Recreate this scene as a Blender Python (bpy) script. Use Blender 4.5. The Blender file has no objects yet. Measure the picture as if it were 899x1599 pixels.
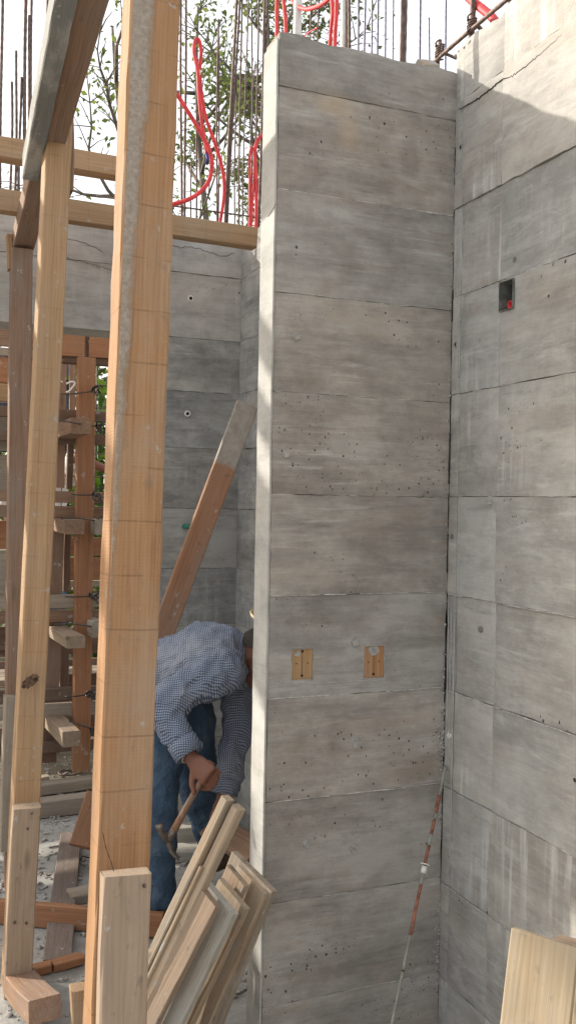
import bpy, bmesh, math, random
from mathutils import Vector, Matrix, noise
random.seed(7)
scene = bpy.context.scene
col = scene.collection
V = Vector

# ------------------------------------------------------------------ camera
CAM = ((0.924458, -0.380844, 0.018324), (-0.013285, 0.015856, 0.999786), (-0.381053, -0.924503, 0.009599), (0.000000, 0.000000, 1.550000))          # right, up, back, position
cd = bpy.data.cameras.new('camera'); cam = bpy.data.objects.new('camera', cd); col.objects.link(cam)
m = Matrix.Identity(4)
for i in range(3):
    for j in range(3): m[j][i] = CAM[i][j]
    m[i][3] = CAM[3][i]
cam.matrix_world = m
cd.sensor_fit = 'VERTICAL'; cd.sensor_height = 36; cd.lens = 32.645
cd.clip_start = .05; cd.clip_end = 2000
scene.camera = cam

# ------------------------------------------------------------------ sky and sun
SUN_DIR = V((.602, -.62, -.40)).normalized()      # the way the light travels
w = bpy.data.worlds.new('World'); scene.world = w; w.use_nodes = True
nt = w.node_tree; bg = nt.nodes['Background']
sky = nt.nodes.new('ShaderNodeTexSky'); sky.sky_type = 'NISHITA'; sky.sun_disc = False
sky.sun_elevation = math.asin(-SUN_DIR.z); sky.sun_rotation = math.atan2(-SUN_DIR.x, -SUN_DIR.y)
sky.dust_density = 6.0; sky.air_density = 1.0; sky.ozone_density = 1.0
mxs = nt.nodes.new('ShaderNodeMix'); mxs.data_type = 'RGBA'; mxs.inputs[0].default_value = .62      # thin bright haze over the whole sky
nt.links.new(sky.outputs[0], mxs.inputs[6]); mxs.inputs[7].default_value = (5.0, 5.0, 4.9, 1)
nt.links.new(mxs.outputs[2], bg.inputs[0]); bg.inputs[1].default_value = .15
sd = bpy.data.lights.new('sun', 'SUN'); sd.energy = 2.7; sd.angle = math.radians(.9); sd.color = (1, .93, .82)
so = bpy.data.objects.new('sun', sd); col.objects.link(so); so.location = (-6, 8, 8)
so.rotation_euler = SUN_DIR.to_track_quat('-Z', 'Y').to_euler()
scene.view_settings.view_transform = 'Standard'; scene.view_settings.look = 'None'
scene.view_settings.gamma = 1; scene.view_settings.use_curve_mapping = False
scene.view_settings.exposure = 1.05

FZ = -.10            # floor level

# ------------------------------------------------------------------ material helpers
class NT:
    def __init__(s, name, rough=.8):
        s.m = bpy.data.materials.new(name); s.m.use_nodes = True
        s.t = s.m.node_tree; s.b = s.t.nodes['Principled BSDF']; s.b.inputs['Roughness'].default_value = rough
        s.b.inputs['Specular IOR Level'].default_value = .3
    def n(s, typ, **k):
        o = s.t.nodes.new(typ)
        for a, v in k.items(): setattr(o, a, v)
        return o
    def link(s, a, b): s.t.links.new(a, b)
    def val(s, sock, v):
        if hasattr(v, 'is_linked') or hasattr(v, 'links'): s.link(v, sock)
        else: sock.default_value = v
    def math(s, op, a, b=0., c=None, clamp=False):
        o = s.n('ShaderNodeMath', operation=op, use_clamp=clamp)
        s.val(o.inputs[0], a); s.val(o.inputs[1], b)
        if c is not None: s.val(o.inputs[2], c)
        return o.outputs[0]
    def mix(s, f, a, b, mode='MIX'):
        o = s.n('ShaderNodeMix', data_type='RGBA', blend_type=mode)
        s.val(o.inputs[0], f)
        for i, v in ((6, a), (7, b)):
            if isinstance(v, tuple): v = (v + (1,))[:4]
            s.val(o.inputs[i], v)
        return o.outputs[2]
    def coords(s, rnd=True, kind='Object'):
        tc = s.n('ShaderNodeTexCoord'); v = tc.outputs[kind]
        oi = s.n('ShaderNodeObjectInfo'); s.rnd = oi.outputs['Random']
        if rnd:
            a = s.n('ShaderNodeVectorMath', operation='MULTIPLY_ADD')
            c = s.n('ShaderNodeCombineXYZ')
            for i in range(3): s.link(s.rnd, c.inputs[i])
            s.link(c.outputs[0], a.inputs[0]); a.inputs[1].default_value = (37.1, 53.7, 21.3); s.link(v, a.inputs[2])
            return a.outputs[0], v
        return v, v
    def mp(s, v, sc, loc=(0, 0, 0), rot=(0, 0, 0)):
        o = s.n('ShaderNodeMapping'); s.link(v, o.inputs[0]); o.inputs[1].default_value = loc
        o.inputs[2].default_value = rot; o.inputs[3].default_value = sc; return o.outputs[0]
    def noise(s, v, scale=1., detail=4., rough=.55, dist=0.):
        o = s.n('ShaderNodeTexNoise'); s.link(v, o.inputs['Vector'])
        o.inputs['Scale'].default_value = scale; o.inputs['Detail'].default_value = detail
        o.inputs['Roughness'].default_value = rough; o.inputs['Distortion'].default_value = dist
        return o.outputs[0]
    def ramp(s, f, *stops):
        o = s.n('ShaderNodeValToRGB'); s.link(f, o.inputs[0]); e = o.color_ramp.elements
        while len(e) < len(stops): e.new(.5)
        for el, (p, c) in zip(e, stops):
            el.position = p; el.color = ((c, c, c, 1) if not isinstance(c, tuple) else (c + (1,))[:4])
        return o.outputs[0]
    def sep(s, v):
        o = s.n('ShaderNodeSeparateXYZ'); s.link(v, o.inputs[0]); return o.outputs
    def bump(s, h, strength=.3, dist=.01):
        o = s.n('ShaderNodeBump'); o.inputs['Strength'].default_value = strength; o.inputs['Distance'].default_value = dist
        s.link(h, o.inputs['Height']); s.link(o.outputs[0], s.b.inputs['Normal'])
    def color(s, c):
        if isinstance(c, tuple): s.b.inputs['Base Color'].default_value = (c + (1,))[:4]
        else: s.link(c, s.b.inputs['Base Color'])

def concrete(name, dark, mid, light, streak=0., grain=1., warm=0., holes=1., tone=.20, stains=()):
    k = NT(name, .82); v, raw = k.coords()
    g1 = k.noise(k.mp(v, (3.2, 3.2, 26)), 1, 9, .72, .2)         # the boards' grain
    g2 = k.noise(k.mp(v, (9, 9, 120)), 1, 4, .65, .2)
    bl = k.noise(k.mp(v, (3.0, 3.0, 6.0)), 1, 9, .70, .3)       # blotches
    bg_ = k.noise(k.mp(v, (.9, .9, 1.6), (3, 8, 1)), 1, 3, .5, .1)
    cl = k.noise(v, 14, 6, .7)
    s = k.math('ADD', k.math('MULTIPLY', g1, .42 * grain), k.math('MULTIPLY', bl, .72))
    s = k.math('ADD', s, k.math('MULTIPLY', g2, .14 * grain)); s = k.math('ADD', s, k.math('MULTIPLY', cl, .34)); s = k.math('ADD', s, k.math('MULTIPLY', bg_, .40))
    s = k.math('SUBTRACT', s, (.56 * grain + 1.46) / 2 - .475)
    c = k.ramp(s, (.325, dark), (.465, mid), (.60, light))
    hs = k.n('ShaderNodeHueSaturation'); k.link(c, hs.inputs['Color']); k.link(k.math('MULTIPLY_ADD', k.rnd, tone, 1 - tone / 2), hs.inputs['Value']); c = hs.outputs[0]
    c = k.mix(1., c, k.mix(k.math('FRACT', k.math('MULTIPLY', k.rnd, 13.7)), (1.025, 1., .965), (.985, 1., 1.01)), 'MULTIPLY')
    # tannin tints left by the boards
    tn = k.ramp(k.noise(k.mp(v, (2.6, 2.6, 7)), 1, 7, .66, .2), (.52, 0.), (.70, 1.))
    c = k.mix(k.math('MULTIPLY', tn, .30 + warm), c, (.34, .265, .195))
    # pale laitance: ragged horizontal smears
    lt = k.ramp(k.noise(k.mp(v, (4, 4, 46), (4, 4, 4)), 1, 8, .72, .15), (.55, 0.), (.68, 1.))
    lm = k.ramp(k.noise(k.mp(v, (1.8, 1.8, 4.5), (9, 2, 5)), 1, 3, .6), (.46, 0.), (.60, 1.))
    c = k.mix(k.math('MULTIPLY', k.math('MULTIPLY', lt, lm), .80), c, (.50, .485, .455))
    # dark damp smears
    dk = k.ramp(k.noise(k.mp(v, (2.2, 2.2, 17), (1, 7, 3)), 1, 8, .72, .15), (.55, 0.), (.72, 1.))
    c = k.mix(k.math('MULTIPLY', dk, .66), c, tuple(x * .80 for x in dark))
    if streak:
        on = k.math('GREATER_THAN', k.math('FRACT', k.math('MULTIPLY', k.rnd, 7.3)), .45)
        st = k.ramp(k.noise(k.mp(v, (34, 34, 1.6)), 1, 6, .65), (.50, 0.), (.68, 1.))
        sm = k.ramp(k.noise(k.mp(v, (2.2, 2.2, 3.4), (3, 3, 8)), 1, 5, .6), (.48, 0.), (.60, 1.))
        c = k.mix(k.math('MULTIPLY', k.math('MULTIPLY', k.math('MULTIPLY', st, sm), on), streak), c, (.58, .575, .55))
        wp = k.ramp(k.noise(k.mp(v, (3.5, 3.5, 12), (1, 6, 2)), 1, 8, .74, .4), (.52, 0.), (.68, 1.))
        c = k.mix(k.math('MULTIPLY', wp, streak * .6), c, (.55, .545, .525))
    # blow holes
    def hole(sc, thr, keep):
        vo = k.n('ShaderNodeTexVoronoi'); k.link(k.mp(v, (1, 1, .8)), vo.inputs['Vector']); vo.inputs['Scale'].default_value = sc
        r = k.sep(vo.outputs['Color'])
        rad = k.math('MULTIPLY', k.math('POWER', r[1], 2.), thr)
        dd = k.math('ADD', vo.outputs['Distance'], k.math('MULTIPLY', k.math('SUBTRACT', k.noise(v, sc * 4, 2), .5), .10))
        return k.math('MULTIPLY', k.math('LESS_THAN', dd, rad), k.math('GREATER_THAN', r[0], keep))
    hm = k.ramp(k.noise(k.mp(v, (2.5, 2.5, 5), (7, 1, 3)), 1, 3), (.53 + .06 * (1 - holes), 0.), (.57 + .06 * (1 - holes), 1.))
    h = k.math('MAXIMUM', hole(62, .30, .66), hole(115, .36, .74))
    h = k.math('MULTIPLY', h, hm if holes else 0.)
    h = k.math('MULTIPLY', h, k.ramp(k.noise(v, 40, 2), (.40, .45), (.55, 1.)))
    for (cx, cz, rx, rz, sc, am) in stains:
        x_, y_, z_ = k.sep(raw)
        ex = k.math('POWER', k.math('DIVIDE', k.math('SUBTRACT', x_, cx), rx), 2.); ez = k.math('POWER', k.math('DIVIDE', k.math('SUBTRACT', z_, cz), rz), 2.)
        e = k.math('ADD', k.math('SQRT', k.math('ADD', ex, ez)), k.math('MULTIPLY', k.math('SUBTRACT', k.noise(k.mp(raw, (1, 1, 1.6)), 16, 7, .7), .5), 1.6))
        c = k.mix(k.math('MULTIPLY', k.ramp(e, (.25, 1.), (1., 0.)), am), c, sc)
    pore = k.noise(v, 330, 3, .6); c = k.mix(k.math('MULTIPLY', k.ramp(pore, (.56, 0.), (.72, 1.)), .35), c, tuple(x * .6 for x in dark))
    c = k.mix(h, c, (.035, .033, .03))
    k.color(c)
    hh = k.math('ADD', k.math('MULTIPLY', g1, .6), k.math('MULTIPLY', g2, .35)); hh = k.math('ADD', hh, k.math('MULTIPLY', cl, .6))
    hh = k.math('SUBTRACT', hh, k.math('MULTIPLY', h, 1.2))
    k.bump(hh, .45, .006)
    return k.m

def wood(name, light, mid, dark, dirt=.25, dirtcol=(.22, .20, .17), cement=0., grain=1., saw=0., crust=False, tip=False, rough=.78, knots=.5):
    k = NT(name, rough); v, raw = k.coords()
    g = k.noise(k.mp(v, (42, 42, 1.5)), 1, 7, .66, .5)
    f = k.noise(k.mp(v, (140, 140, 5)), 1, 4, .6)
    wv = k.n('ShaderNodeTexWave', wave_type='BANDS', bands_direction='X'); k.link(k.mp(v, (1, 1, .07)), wv.inputs[0])
    wv.inputs['Scale'].default_value = 30; wv.inputs['Distortion'].default_value = 11; wv.inputs['Detail'].default_value = 2.5; wv.inputs['Detail Scale'].default_value = 1.3
    s = k.math('ADD', k.math('MULTIPLY', g, .62), k.math('MULTIPLY', wv.outputs[1], .10 * grain)); s = k.math('ADD', s, k.math('MULTIPLY', f, .22))
    s = k.math('SUBTRACT', k.math('ADD', s, k.math('MULTIPLY', k.noise(k.mp(v, (14, 14, 1.8)), 1, 4, .6, .3), .22)), .11)
    c = k.ramp(s, (.26, dark), (.44, mid), (.66, light))
    hs = k.n('ShaderNodeHueSaturation'); k.link(c, hs.inputs['Color']); k.link(k.math('MULTIPLY_ADD', k.rnd, .24, .88), hs.inputs['Value']); c = hs.outputs[0]
    # knots
    vo = k.n('ShaderNodeTexVoronoi'); k.link(k.mp(v, (9, 9, 2.6)), vo.inputs['Vector']); vo.inputs['Scale'].default_value = 1.
    r = k.sep(vo.outputs['Color'])
    kn = k.math('MULTIPLY', k.ramp(vo.outputs['Distance'], (.05, 1.), (.16, 0.)), k.math('GREATER_THAN', r[0], .62))
    c = k.mix(k.math('MULTIPLY', kn, knots), c, tuple(x * .35 for x in dark))
    d = k.ramp(k.noise(k.mp(v, (7, 7, 3)), 1, 6, .65), (.47, 0.), (.68, 1.))
    c = k.mix(k.math('MULTIPLY', d, dirt), c, dirtcol)
    d2 = k.ramp(k.noise(k.mp(v, (40, 40, 22), (2, 2, 2)), 1, 3, .6), (.62, 0.), (.72, 1.))
    c = k.mix(k.math('MULTIPLY', d2, dirt * .8), c, tuple(x * .45 for x in dirtcol))
    hgt = k.math('ADD', k.math('MULTIPLY', g, .5), k.math('MULTIPLY', f, .5))
    if cement:
        cm = k.ramp(k.noise(k.mp(v, (6, 6, 2.2), (5, 5, 1)), 1, 5, .6), (.62 - .3 * cement, 0.), (.70 - .25 * cement, 1.))
        c = k.mix(k.math('MULTIPLY', cm, .85), c, (.40, .385, .35))
    if saw:
        z = k.sep(raw)[2]
        zz = k.math('ADD', z, k.math('MULTIPLY', k.noise(k.mp(v, (6, 6, 3)), 1, 2), .012))
        fr = k.math('ABSOLUTE', k.math('SUBTRACT', k.math('FRACT', k.math('MULTIPLY', zz, 1 / .108)), .5))
        ln = k.math('MULTIPLY', k.math('LESS_THAN', fr, .016), k.ramp(k.noise(v, 14, 3), (.40, 0.), (.56, 1.)))
        c = k.mix(k.math('MULTIPLY', ln, saw), c, tuple(x * .45 for x in dark))
        hgt = k.math('SUBTRACT', hgt, k.math('MULTIPLY', ln, .5))
        rb = k.math('SINE', k.math('MULTIPLY', z, 900.)); hgt = k.math('ADD', hgt, k.math('MULTIPLY', rb, .05))
    if crust:                                   # dried cement slurry along one edge of the front face
        x, y, z = k.sep(raw)
        edge = k.math('ADD', k.math('MULTIPLY', x, -1.), k.math('MULTIPLY', k.math('SUBTRACT', k.noise(k.mp(raw, (22, 22, 9)), 1, 8, .75), .5), .055))
        lim = k.math('MULTIPLY_ADD', z, .034, -.095)
        cm = k.ramp(k.math('MULTIPLY', k.math('SUBTRACT', lim, edge), 60.), (0., 0.), (.9, 1.))
        side = k.math('LESS_THAN', x, .0505)
        cm = k.math('MULTIPLY', cm, side)
        lump = k.noise(raw, 90, 6, .7)
        cc = k.ramp(lump, (.3, (.24, .215, .18)), (.6, (.41, .38, .335)))
        c = k.mix(k.math('MULTIPLY', cm, .78), c, cc)
        hgt = k.math('ADD', hgt, k.math('MULTIPLY', cm, k.math('MULTIPLY_ADD', lump, 5., .5)))
    sp = k.ramp(k.noise(k.mp(v, (30, 30, 18), (8, 1, 4)), 1, 4, .6), (.655, 0.), (.69, 1.))
    c = k.mix(k.math('MULTIPLY', sp, min(.8, dirt * 1.6)), c, (.40, .38, .345))
    if tip:                                     # the end that was cast into concrete
        tg = k.sep(k.n('ShaderNodeTexCoord').outputs['Generated'])[2]
        e = k.math('ADD', tg, k.math('MULTIPLY', k.math('SUBTRACT', k.noise(raw, 22, 5, .7), .5), .05))
        c = k.mix(k.math('MULTIPLY', k.ramp(k.math('SUBTRACT', e, .80), (.015, 0.), (.03, 1.)), .88), c, k.ramp(k.noise(raw, 35, 5, .65), (.35, (.27, .255, .225)), (.65, (.37, .355, .32))))
    k.color(c); k.bump(hgt, .5, .004)
    return k.m

def flat(name, c, rough=.6, metal=0., var=.25, scale=20., bump=.2):
    k = NT(name, rough); v, raw = k.coords()
    n = k.noise(v, scale, 5, .6)
    k.color(k.mix(k.ramp(n, (.35, 0.), (.65, 1.)), tuple(x * (1 - var) for x in c), tuple(min(1, x * (1 + var)) for x in c)))
    k.b.inputs['Metallic'].default_value = metal
    k.bump(n, bump, .003)
    return k.m

M = {}
STAINS = (((1.16, 2.737, 0.09, 0.045, (0.42, 0.31, 0.2), 0.5), (1.214, 2.667, 0.05, 0.085, (0.42, 0.32, 0.22), 0.45), (1.424, 2.624, 0.05, 0.07, (0.16, 0.14, 0.12), 0.55), (1.424, 2.628, 0.022, 0.035, (0.32, 0.29, 0.26), 0.4), (1.5, 0.7363, 0.1, 0.06, (0.26, 0.21, 0.15), 0.4), (1.266, 1.72, 0.16, 0.05, (0.46, 0.44, 0.41), 0.4), (1.109, 1.125, 0.12, 0.04, (0.21, 0.2, 0.19), 0.45), (1.233, 1.274, 0.2, 0.035, (0.18, 0.165, 0.15), 0.45), (1.155, 0.9405, 0.22, 0.03, (0.19, 0.175, 0.16), 0.4), (1.406, 1.409, 0.2, 0.03, (0.21, 0.185, 0.16), 0.4)))
M['pier'] = concrete('pier_concrete', (.215, .198, .180), (.305, .284, .260), (.40, .378, .350), warm=.10, tone=.16, stains=STAINS)
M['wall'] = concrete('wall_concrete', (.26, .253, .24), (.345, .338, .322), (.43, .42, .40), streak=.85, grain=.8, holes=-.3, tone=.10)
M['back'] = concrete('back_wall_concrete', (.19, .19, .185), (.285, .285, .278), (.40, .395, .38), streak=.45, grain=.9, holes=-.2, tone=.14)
M['skylit_wall'] = concrete('skylit_lintel_concrete', (.31, .302, .288), (.41, .40, .385), (.50, .49, .47), streak=.3, grain=.8, holes=-.2, tone=.1)  # upper bands paler than those below: sky light put into the colour
M['smooth'] = concrete('smooth_skylit_concrete', (.31, .315, .31), (.40, .405, .395), (.48, .48, .465), grain=.5, holes=0.)
M['edge'] = concrete('core_concrete', (.10, .095, .09), (.16, .15, .14), (.22, .21, .20), holes=0.)
M['post'] = wood('post_timber', (.43, .255, .135), (.355, .197, .098), (.255, .132, .064), dirt=.42, dirtcol=(.36, .30, .23), saw=.38, crust=True)
M['yellow'] = wood('yellow_pine', (.43, .285, .165), (.35, .22, .12), (.25, .15, .08), dirt=.32, dirtcol=(.33, .28, .22), saw=.18)
M['brown'] = wood('brown_pine', (.32, .20, .13), (.235, .145, .095), (.15, .09, .06), dirt=.4, dirtcol=(.24, .21, .19))
M['orange'] = wood('orange_pine', (.40, .20, .105), (.32, .15, .075), (.23, .10, .05), dirt=.3, dirtcol=(.25, .17, .12))
M['orange_stained'] = wood('stained_orange_pine', (.34, .18, .10), (.27, .135, .075), (.18, .085, .048), dirt=.45, cement=.1)
M['brace'] = wood('cement_topped_plank', (.34, .18, .10), (.27, .135, .075), (.18, .085, .048), dirt=.45, tip=True)
M['grey'] = wood('weathered_timber', (.40, .335, .265), (.30, .245, .19), (.20, .155, .115), dirt=.4, cement=.08)
M['tan'] = wood('tan_weathered_timber', (.375, .285, .205), (.31, .228, .162), (.22, .155, .105), dirt=.65, dirtcol=(.25, .20, .155), knots=.8)
M['pale'] = wood('pale_board', (.46, .365, .26), (.38, .285, .195), (.27, .19, .125), dirt=.7, dirtcol=(.30, .26, .21), cement=.2)
M['cemented'] = wood('cement_stained_board', (.44, .42, .37), (.36, .33, .28), (.26, .22, .17), dirt=.4, cement=.7)
M['stained'] = wood('shaded_stained_beam', (.25, .25, .235), (.20, .20, .19), (.15, .145, .135), dirt=.4, cement=.3)  # cement-stained grey, darkened to put the underside's shade into the colour
M['dark'] = wood('dark_old_timber', (.19, .12, .085), (.13, .08, .055), (.08, .05, .035), dirt=.35)
M['dusty'] = wood('dusty_dark_plank', (.26, .20, .17), (.19, .145, .12), (.13, .095, .08), dirt=.5, dirtcol=(.36, .33, .30))
M['rebar'] = flat('rebar_steel', (.15, .11, .095), .65, .5, .4, 60)
M['rebarv'] = flat('bluish_rebar_steel', (.17, .15, .20), .5, .6, .3, 60)
M['wire'] = flat('tie_wire', (.10, .085, .075), .5, .7, .3, 80)
M['red'] = flat('red_hose', (.62, .055, .06), .55, 0, .25, 25, .2)
M['blue'] = flat('blue_hose_end', (.03, .05, .25), .4, 0, .1)
M['plastic'] = flat('white_plastic', (.70, .68, .64), .4, 0, .12, 40)
M['green_pipe'] = flat('green_pipe', (.03, .16, .12), .4, 0, .2)
M['galv'] = flat('galvanised_pipe', (.235, .235, .205), .6, .1, .25, 30)
M['rust'] = flat('rusty_paint', (.235, .098, .062), .8, 0, .4, 60, .4)
M['steel'] = flat('hammer_steel', (.20, .17, .15), .45, .7, .3, 60)
M['mortar'] = flat('mortar_patch', (.325, .315, .295), .9, 0, .25, 60, .6)
M['grout'] = flat('grout_fin', (.44, .425, .40), .9, 0, .35, 60, .6)
M['stone'] = flat('loose_aggregate', (.33, .31, .285), .9, 0, .5, 80, .5)
M['hole'] = flat('dark_hole', (.03, .028, .025), .9, 0, .2)
M['bark'] = flat('tree_bark', (.16, .135, .11), .9, 0, .4, 12, .6)
M['straw'] = flat('straw_hat', (.55, .44, .29), .8, 0, .25, 120, .6)
M['hair'] = flat('dark_hair', (.03, .022, .018), .6, 0, .3, 120, .5)
M['leather'] = flat('work_boot', (.10, .065, .045), .7, 0, .3, 30, .4)
M['tarp'] = flat('dark_sheet', (.075, .085, .11), .6, .2, .25, 8)
M['white_cloth'] = flat('white_shirt', (.62, .61, .58), .9, 0, .12, 14, .6)

def skin_mat():
    k = NT('skin', .55); v, _ = k.coords(False)
    n = k.noise(v, 30, 5, .6)
    k.color(k.mix(n, (.165, .072, .047), (.255, .118, .08)))
    k.b.inputs['Subsurface Weight'].default_value = .08
    k.bump(k.noise(v, 160, 4), .25, .002); return k.m
M['skin'] = skin_mat()

def shirt_mat():
    k = NT('checked_cotton', .9); v, raw = k.coords(False)
    def dot(d):
        o = k.n('ShaderNodeVectorMath', operation='DOT_PRODUCT'); k.link(raw, o.inputs[0]); o.inputs[1].default_value = d; return o.outputs['Value']
    wob = k.math('MULTIPLY', k.noise(raw, 6, 2), .03)
    x = k.math('ADD', dot(tuple(CAM[0])), wob); z = k.math('ADD', dot(tuple(.78 * (a_ - b_) for a_, b_ in zip(CAM[1], CAM[2]))), wob)
    def st(a, f): return k.math('GREATER_THAN', k.math('FRACT', k.math('MULTIPLY', a, f)), .45)
    a = st(x, 125.); b = st(z, 118.)
    s = k.math('MULTIPLY', k.math('ADD', a, b), .5)
    c = k.ramp(s, (0., (.37, .40, .45)), (.5, (.155, .19, .265)), (1., (.055, .075, .13)))
    d = k.ramp(k.noise(raw, 5, 4), (.50, 0.), (.70, 1.))          # cement dust
    c = k.mix(k.math('MULTIPLY', d, .30), c, (.42, .42, .43))
    k.color(c)
    f = k.noise(k.mp(raw, (9, 9, 9)), 1, 4, .6, 1.2)
    k.bump(f, .5, .03); return k.m
M['shirt'] = shirt_mat()

def jean_mat():
    k = NT('blue_denim', .9); v, raw = k.coords(False)
    n = k.noise(raw, 7, 4); f = k.noise(k.mp(raw, (160, 160, 160)), 1, 2)
    c = k.ramp(n, (.3, (.030, .058, .105)), (.52, (.055, .10, .165)), (.72, (.12, .175, .24)))
    c = k.mix(k.math('MULTIPLY', f, .3), c, (.10, .15, .21))
    k.color(c); k.bump(k.math('ADD', k.noise(raw, 16, 4, .6, 1.5), k.math('MULTIPLY', f, .1)), .5, .03); return k.m
M['jeans'] = jean_mat()

def ground_mat():
    k = NT('dusty_concrete_floor', .92); v, raw = k.coords(False)
    n1 = k.noise(raw, .7, 6, .6); n2 = k.noise(raw, 7, 6, .65); n3 = k.noise(raw, 60, 4, .6)
    s = k.math('ADD', k.math('MULTIPLY', n1, .4), k.math('MULTIPLY', n2, .6))
    c = k.ramp(s, (.36, (.235, .215, .19)), (.5, (.36, .35, .325)), (.64, (.45, .44, .415)))
    sp = k.ramp(n3, (.62, 0.), (.72, 1.)); c = k.mix(k.math('MULTIPLY', sp, .5), c, (.16, .135, .11))
    # bare earth and leaf litter away from the slab
    y = k.sep(raw)[1]; f = k.ramp(k.math('MULTIPLY', k.math('ADD', y, n2), .1), (.53, 0.), (.60, 1.))
    c = k.mix(f, c, k.ramp(n2, (.35, (.10, .085, .055)), (.65, (.19, .165, .12))))
    k.color(c); k.bump(k.math('ADD', n2, k.math('MULTIPLY', n3, .5)), .5, .012); return k.m
M['ground'] = ground_mat()

def leaf_mat(name, a, b, trans=.5):
    k = NT(name, .5); v, raw = k.coords()
    n = k.noise(raw, 3, 3)
    c = k.mix(k.ramp(n, (.35, 0.), (.65, 1.)), a, b); k.color(c)
    tr = k.n('ShaderNodeBsdfTranslucent'); k.link(k.mix(1., c, (1.0, 1.0, .5), 'MULTIPLY'), tr.inputs[0])
    mx = k.n('ShaderNodeMixShader'); mx.inputs[0].default_value = trans
    out = k.t.nodes['Material Output']; k.link(k.b.outputs[0], mx.inputs[1]); k.link(tr.outputs[0], mx.inputs[2]); k.link(mx.outputs[0], out.inputs[0])
    return k.m
M['leaf'] = leaf_mat('tree_leaf', (.08, .115, .05), (.165, .20, .09), .62)
M['blade'] = leaf_mat('plant_leaf', (.06, .13, .03), (.14, .22, .05))

# ------------------------------------------------------------------ object helpers
def tag(o, label=None, cat=None, group=None, kind=None):
    if label: o['label'] = label
    if cat: o['category'] = cat
    if group: o['group'] = group
    if kind: o['kind'] = kind
    return o

def empty(name, loc, label, cat, group=None):
    o = bpy.data.objects.new(name, None); o.empty_display_size = .1; o.location = loc; col.objects.link(o)
    return tag(o, label, cat, group)

WORLD = {}
def put(o, parent, world=None):
    """link o with a given world matrix under parent"""
    world = world if world is not None else Matrix.Identity(4)
    col.objects.link(o); WORLD[o.name] = world
    if parent is None: o.matrix_basis = world
    else:
        pw = WORLD.get(parent.name) or Matrix.Translation(parent.location)
        o.parent = parent; o.matrix_parent_inverse = pw.inverted(); o.matrix_basis = world
    return o

def mesh(name, verts, faces, mat, parent=None, world=None, smooth=False):
    me = bpy.data.meshes.new(name); me.from_pydata([tuple(v) for v in verts], [], faces); me.update()
    if smooth: me.polygons.foreach_set('use_smooth', [True] * len(me.polygons))
    if mat: me.materials.append(mat)
    return put(bpy.data.objects.new(name, me), parent, world)

def from_bm(name, bm, mat, parent=None, world=None, smooth=True):
    bmesh.ops.recalc_face_normals(bm, faces=bm.faces)
    me = bpy.data.meshes.new(name); bm.to_mesh(me); bm.free()
    if smooth: me.polygons.foreach_set('use_smooth', [True] * len(me.polygons))
    me.materials.append(mat)
    return put(bpy.data.objects.new(name, me), parent, world)

def timber(name, p0, p1, wd, th, face, mat, parent=None, jit=.0012, warp=.003, cut=0.):
    jit *= .4
    """sawn timber from p0 to p1: width wd, thickness th, face = way the wide side looks"""
    p0, p1 = V(p0), V(p1); z = (p1 - p0); L = z.length; z.normalize()
    y = V(face); y = (y - z * y.dot(z)).normalized(); x = y.cross(z)
    mm = Matrix.Identity(4)
    for i in range(3): mm[i][0], mm[i][1], mm[i][2], mm[i][3] = x[i], y[i], z[i], p0[i]
    n = max(3, min(40, int(L / .06))); c = min(.004, th * .12)
    a, b = wd / 2, th / 2
    prof = [(-a + c, -b), (a - c, -b), (a, -b + c), (a, b - c), (a - c, b), (-a + c, b), (-a, b - c), (-a, -b + c)]
    ph = [random.uniform(0, 6.28) for _ in range(4)]; vs, fs = [], []
    for i in range(n + 1):
        t = i / n; ox = warp * math.sin(ph[0] + 3 * t) - warp * math.sin(ph[0]); oy = warp * math.sin(ph[1] + 3.5 * t) - warp * math.sin(ph[1])
        for (px, py) in prof:
            e = 0
            if i in (0, n): e = random.uniform(-1, 1) * .0015 + (px / wd * cut if i == n else 0)
            vs.append((px + ox + random.gauss(0, jit), py + oy + random.gauss(0, jit), t * L + e))
    for i in range(n):
        for j in range(8):
            fs.append((i * 8 + j, i * 8 + (j + 1) % 8, (i + 1) * 8 + (j + 1) % 8, (i + 1) * 8 + j))
    fs.append(tuple(range(7, -1, -1))); fs.append(tuple(n * 8 + j for j in range(8)))
    return mesh(name, vs, fs, mat, parent, mm)

def tube_bm(bm, pts, rad, seg=8, cap=True, ribs=0.):
    pts = [V(p) for p in pts]; rings = []
    n = len(pts); up = V((.3, .2, 1))
    for i, p in enumerate(pts):
        d = (pts[min(i + 1, n - 1)] - pts[max(i - 1, 0)]).normalized()
        if abs(d.dot(up.normalized())) > .95: up = V((1, .1, .05))
        x = d.cross(up).normalized(); y = d.cross(x)
        r = rad[i] if isinstance(rad, (list, tuple)) else rad
        if ribs and i % 2: r *= 1 + ribs
        rings.append([bm.verts.new(p + x * r * math.cos(2 * math.pi * k / seg) + y * r * math.sin(2 * math.pi * k / seg)) for k in range(seg)])
    for i in range(n - 1):
        for k in range(seg):
            bm.faces.new((rings[i][k], rings[i][(k + 1) % seg], rings[i + 1][(k + 1) % seg], rings[i + 1][k]))
    if cap: bm.faces.new(rings[0][::-1]); bm.faces.new(rings[-1])

def curve(pts, n=8):
    """Catmull-Rom through the points"""
    p = [V(q) for q in pts]; p = [p[0] * 2 - p[1]] + p + [p[-1] * 2 - p[-2]]; out = []
    for i in range(1, len(p) - 2):
        for k in range(n):
            t = k / n
            out.append(.5 * ((2 * p[i]) + (p[i + 1] - p[i - 1]) * t + (2 * p[i - 1] - 5 * p[i] + 4 * p[i + 1] - p[i + 2]) * t * t + (3 * p[i] - p[i - 1] - 3 * p[i + 1] + p[i + 2]) * t ** 3))
    out.append(p[-2]); return out

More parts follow.
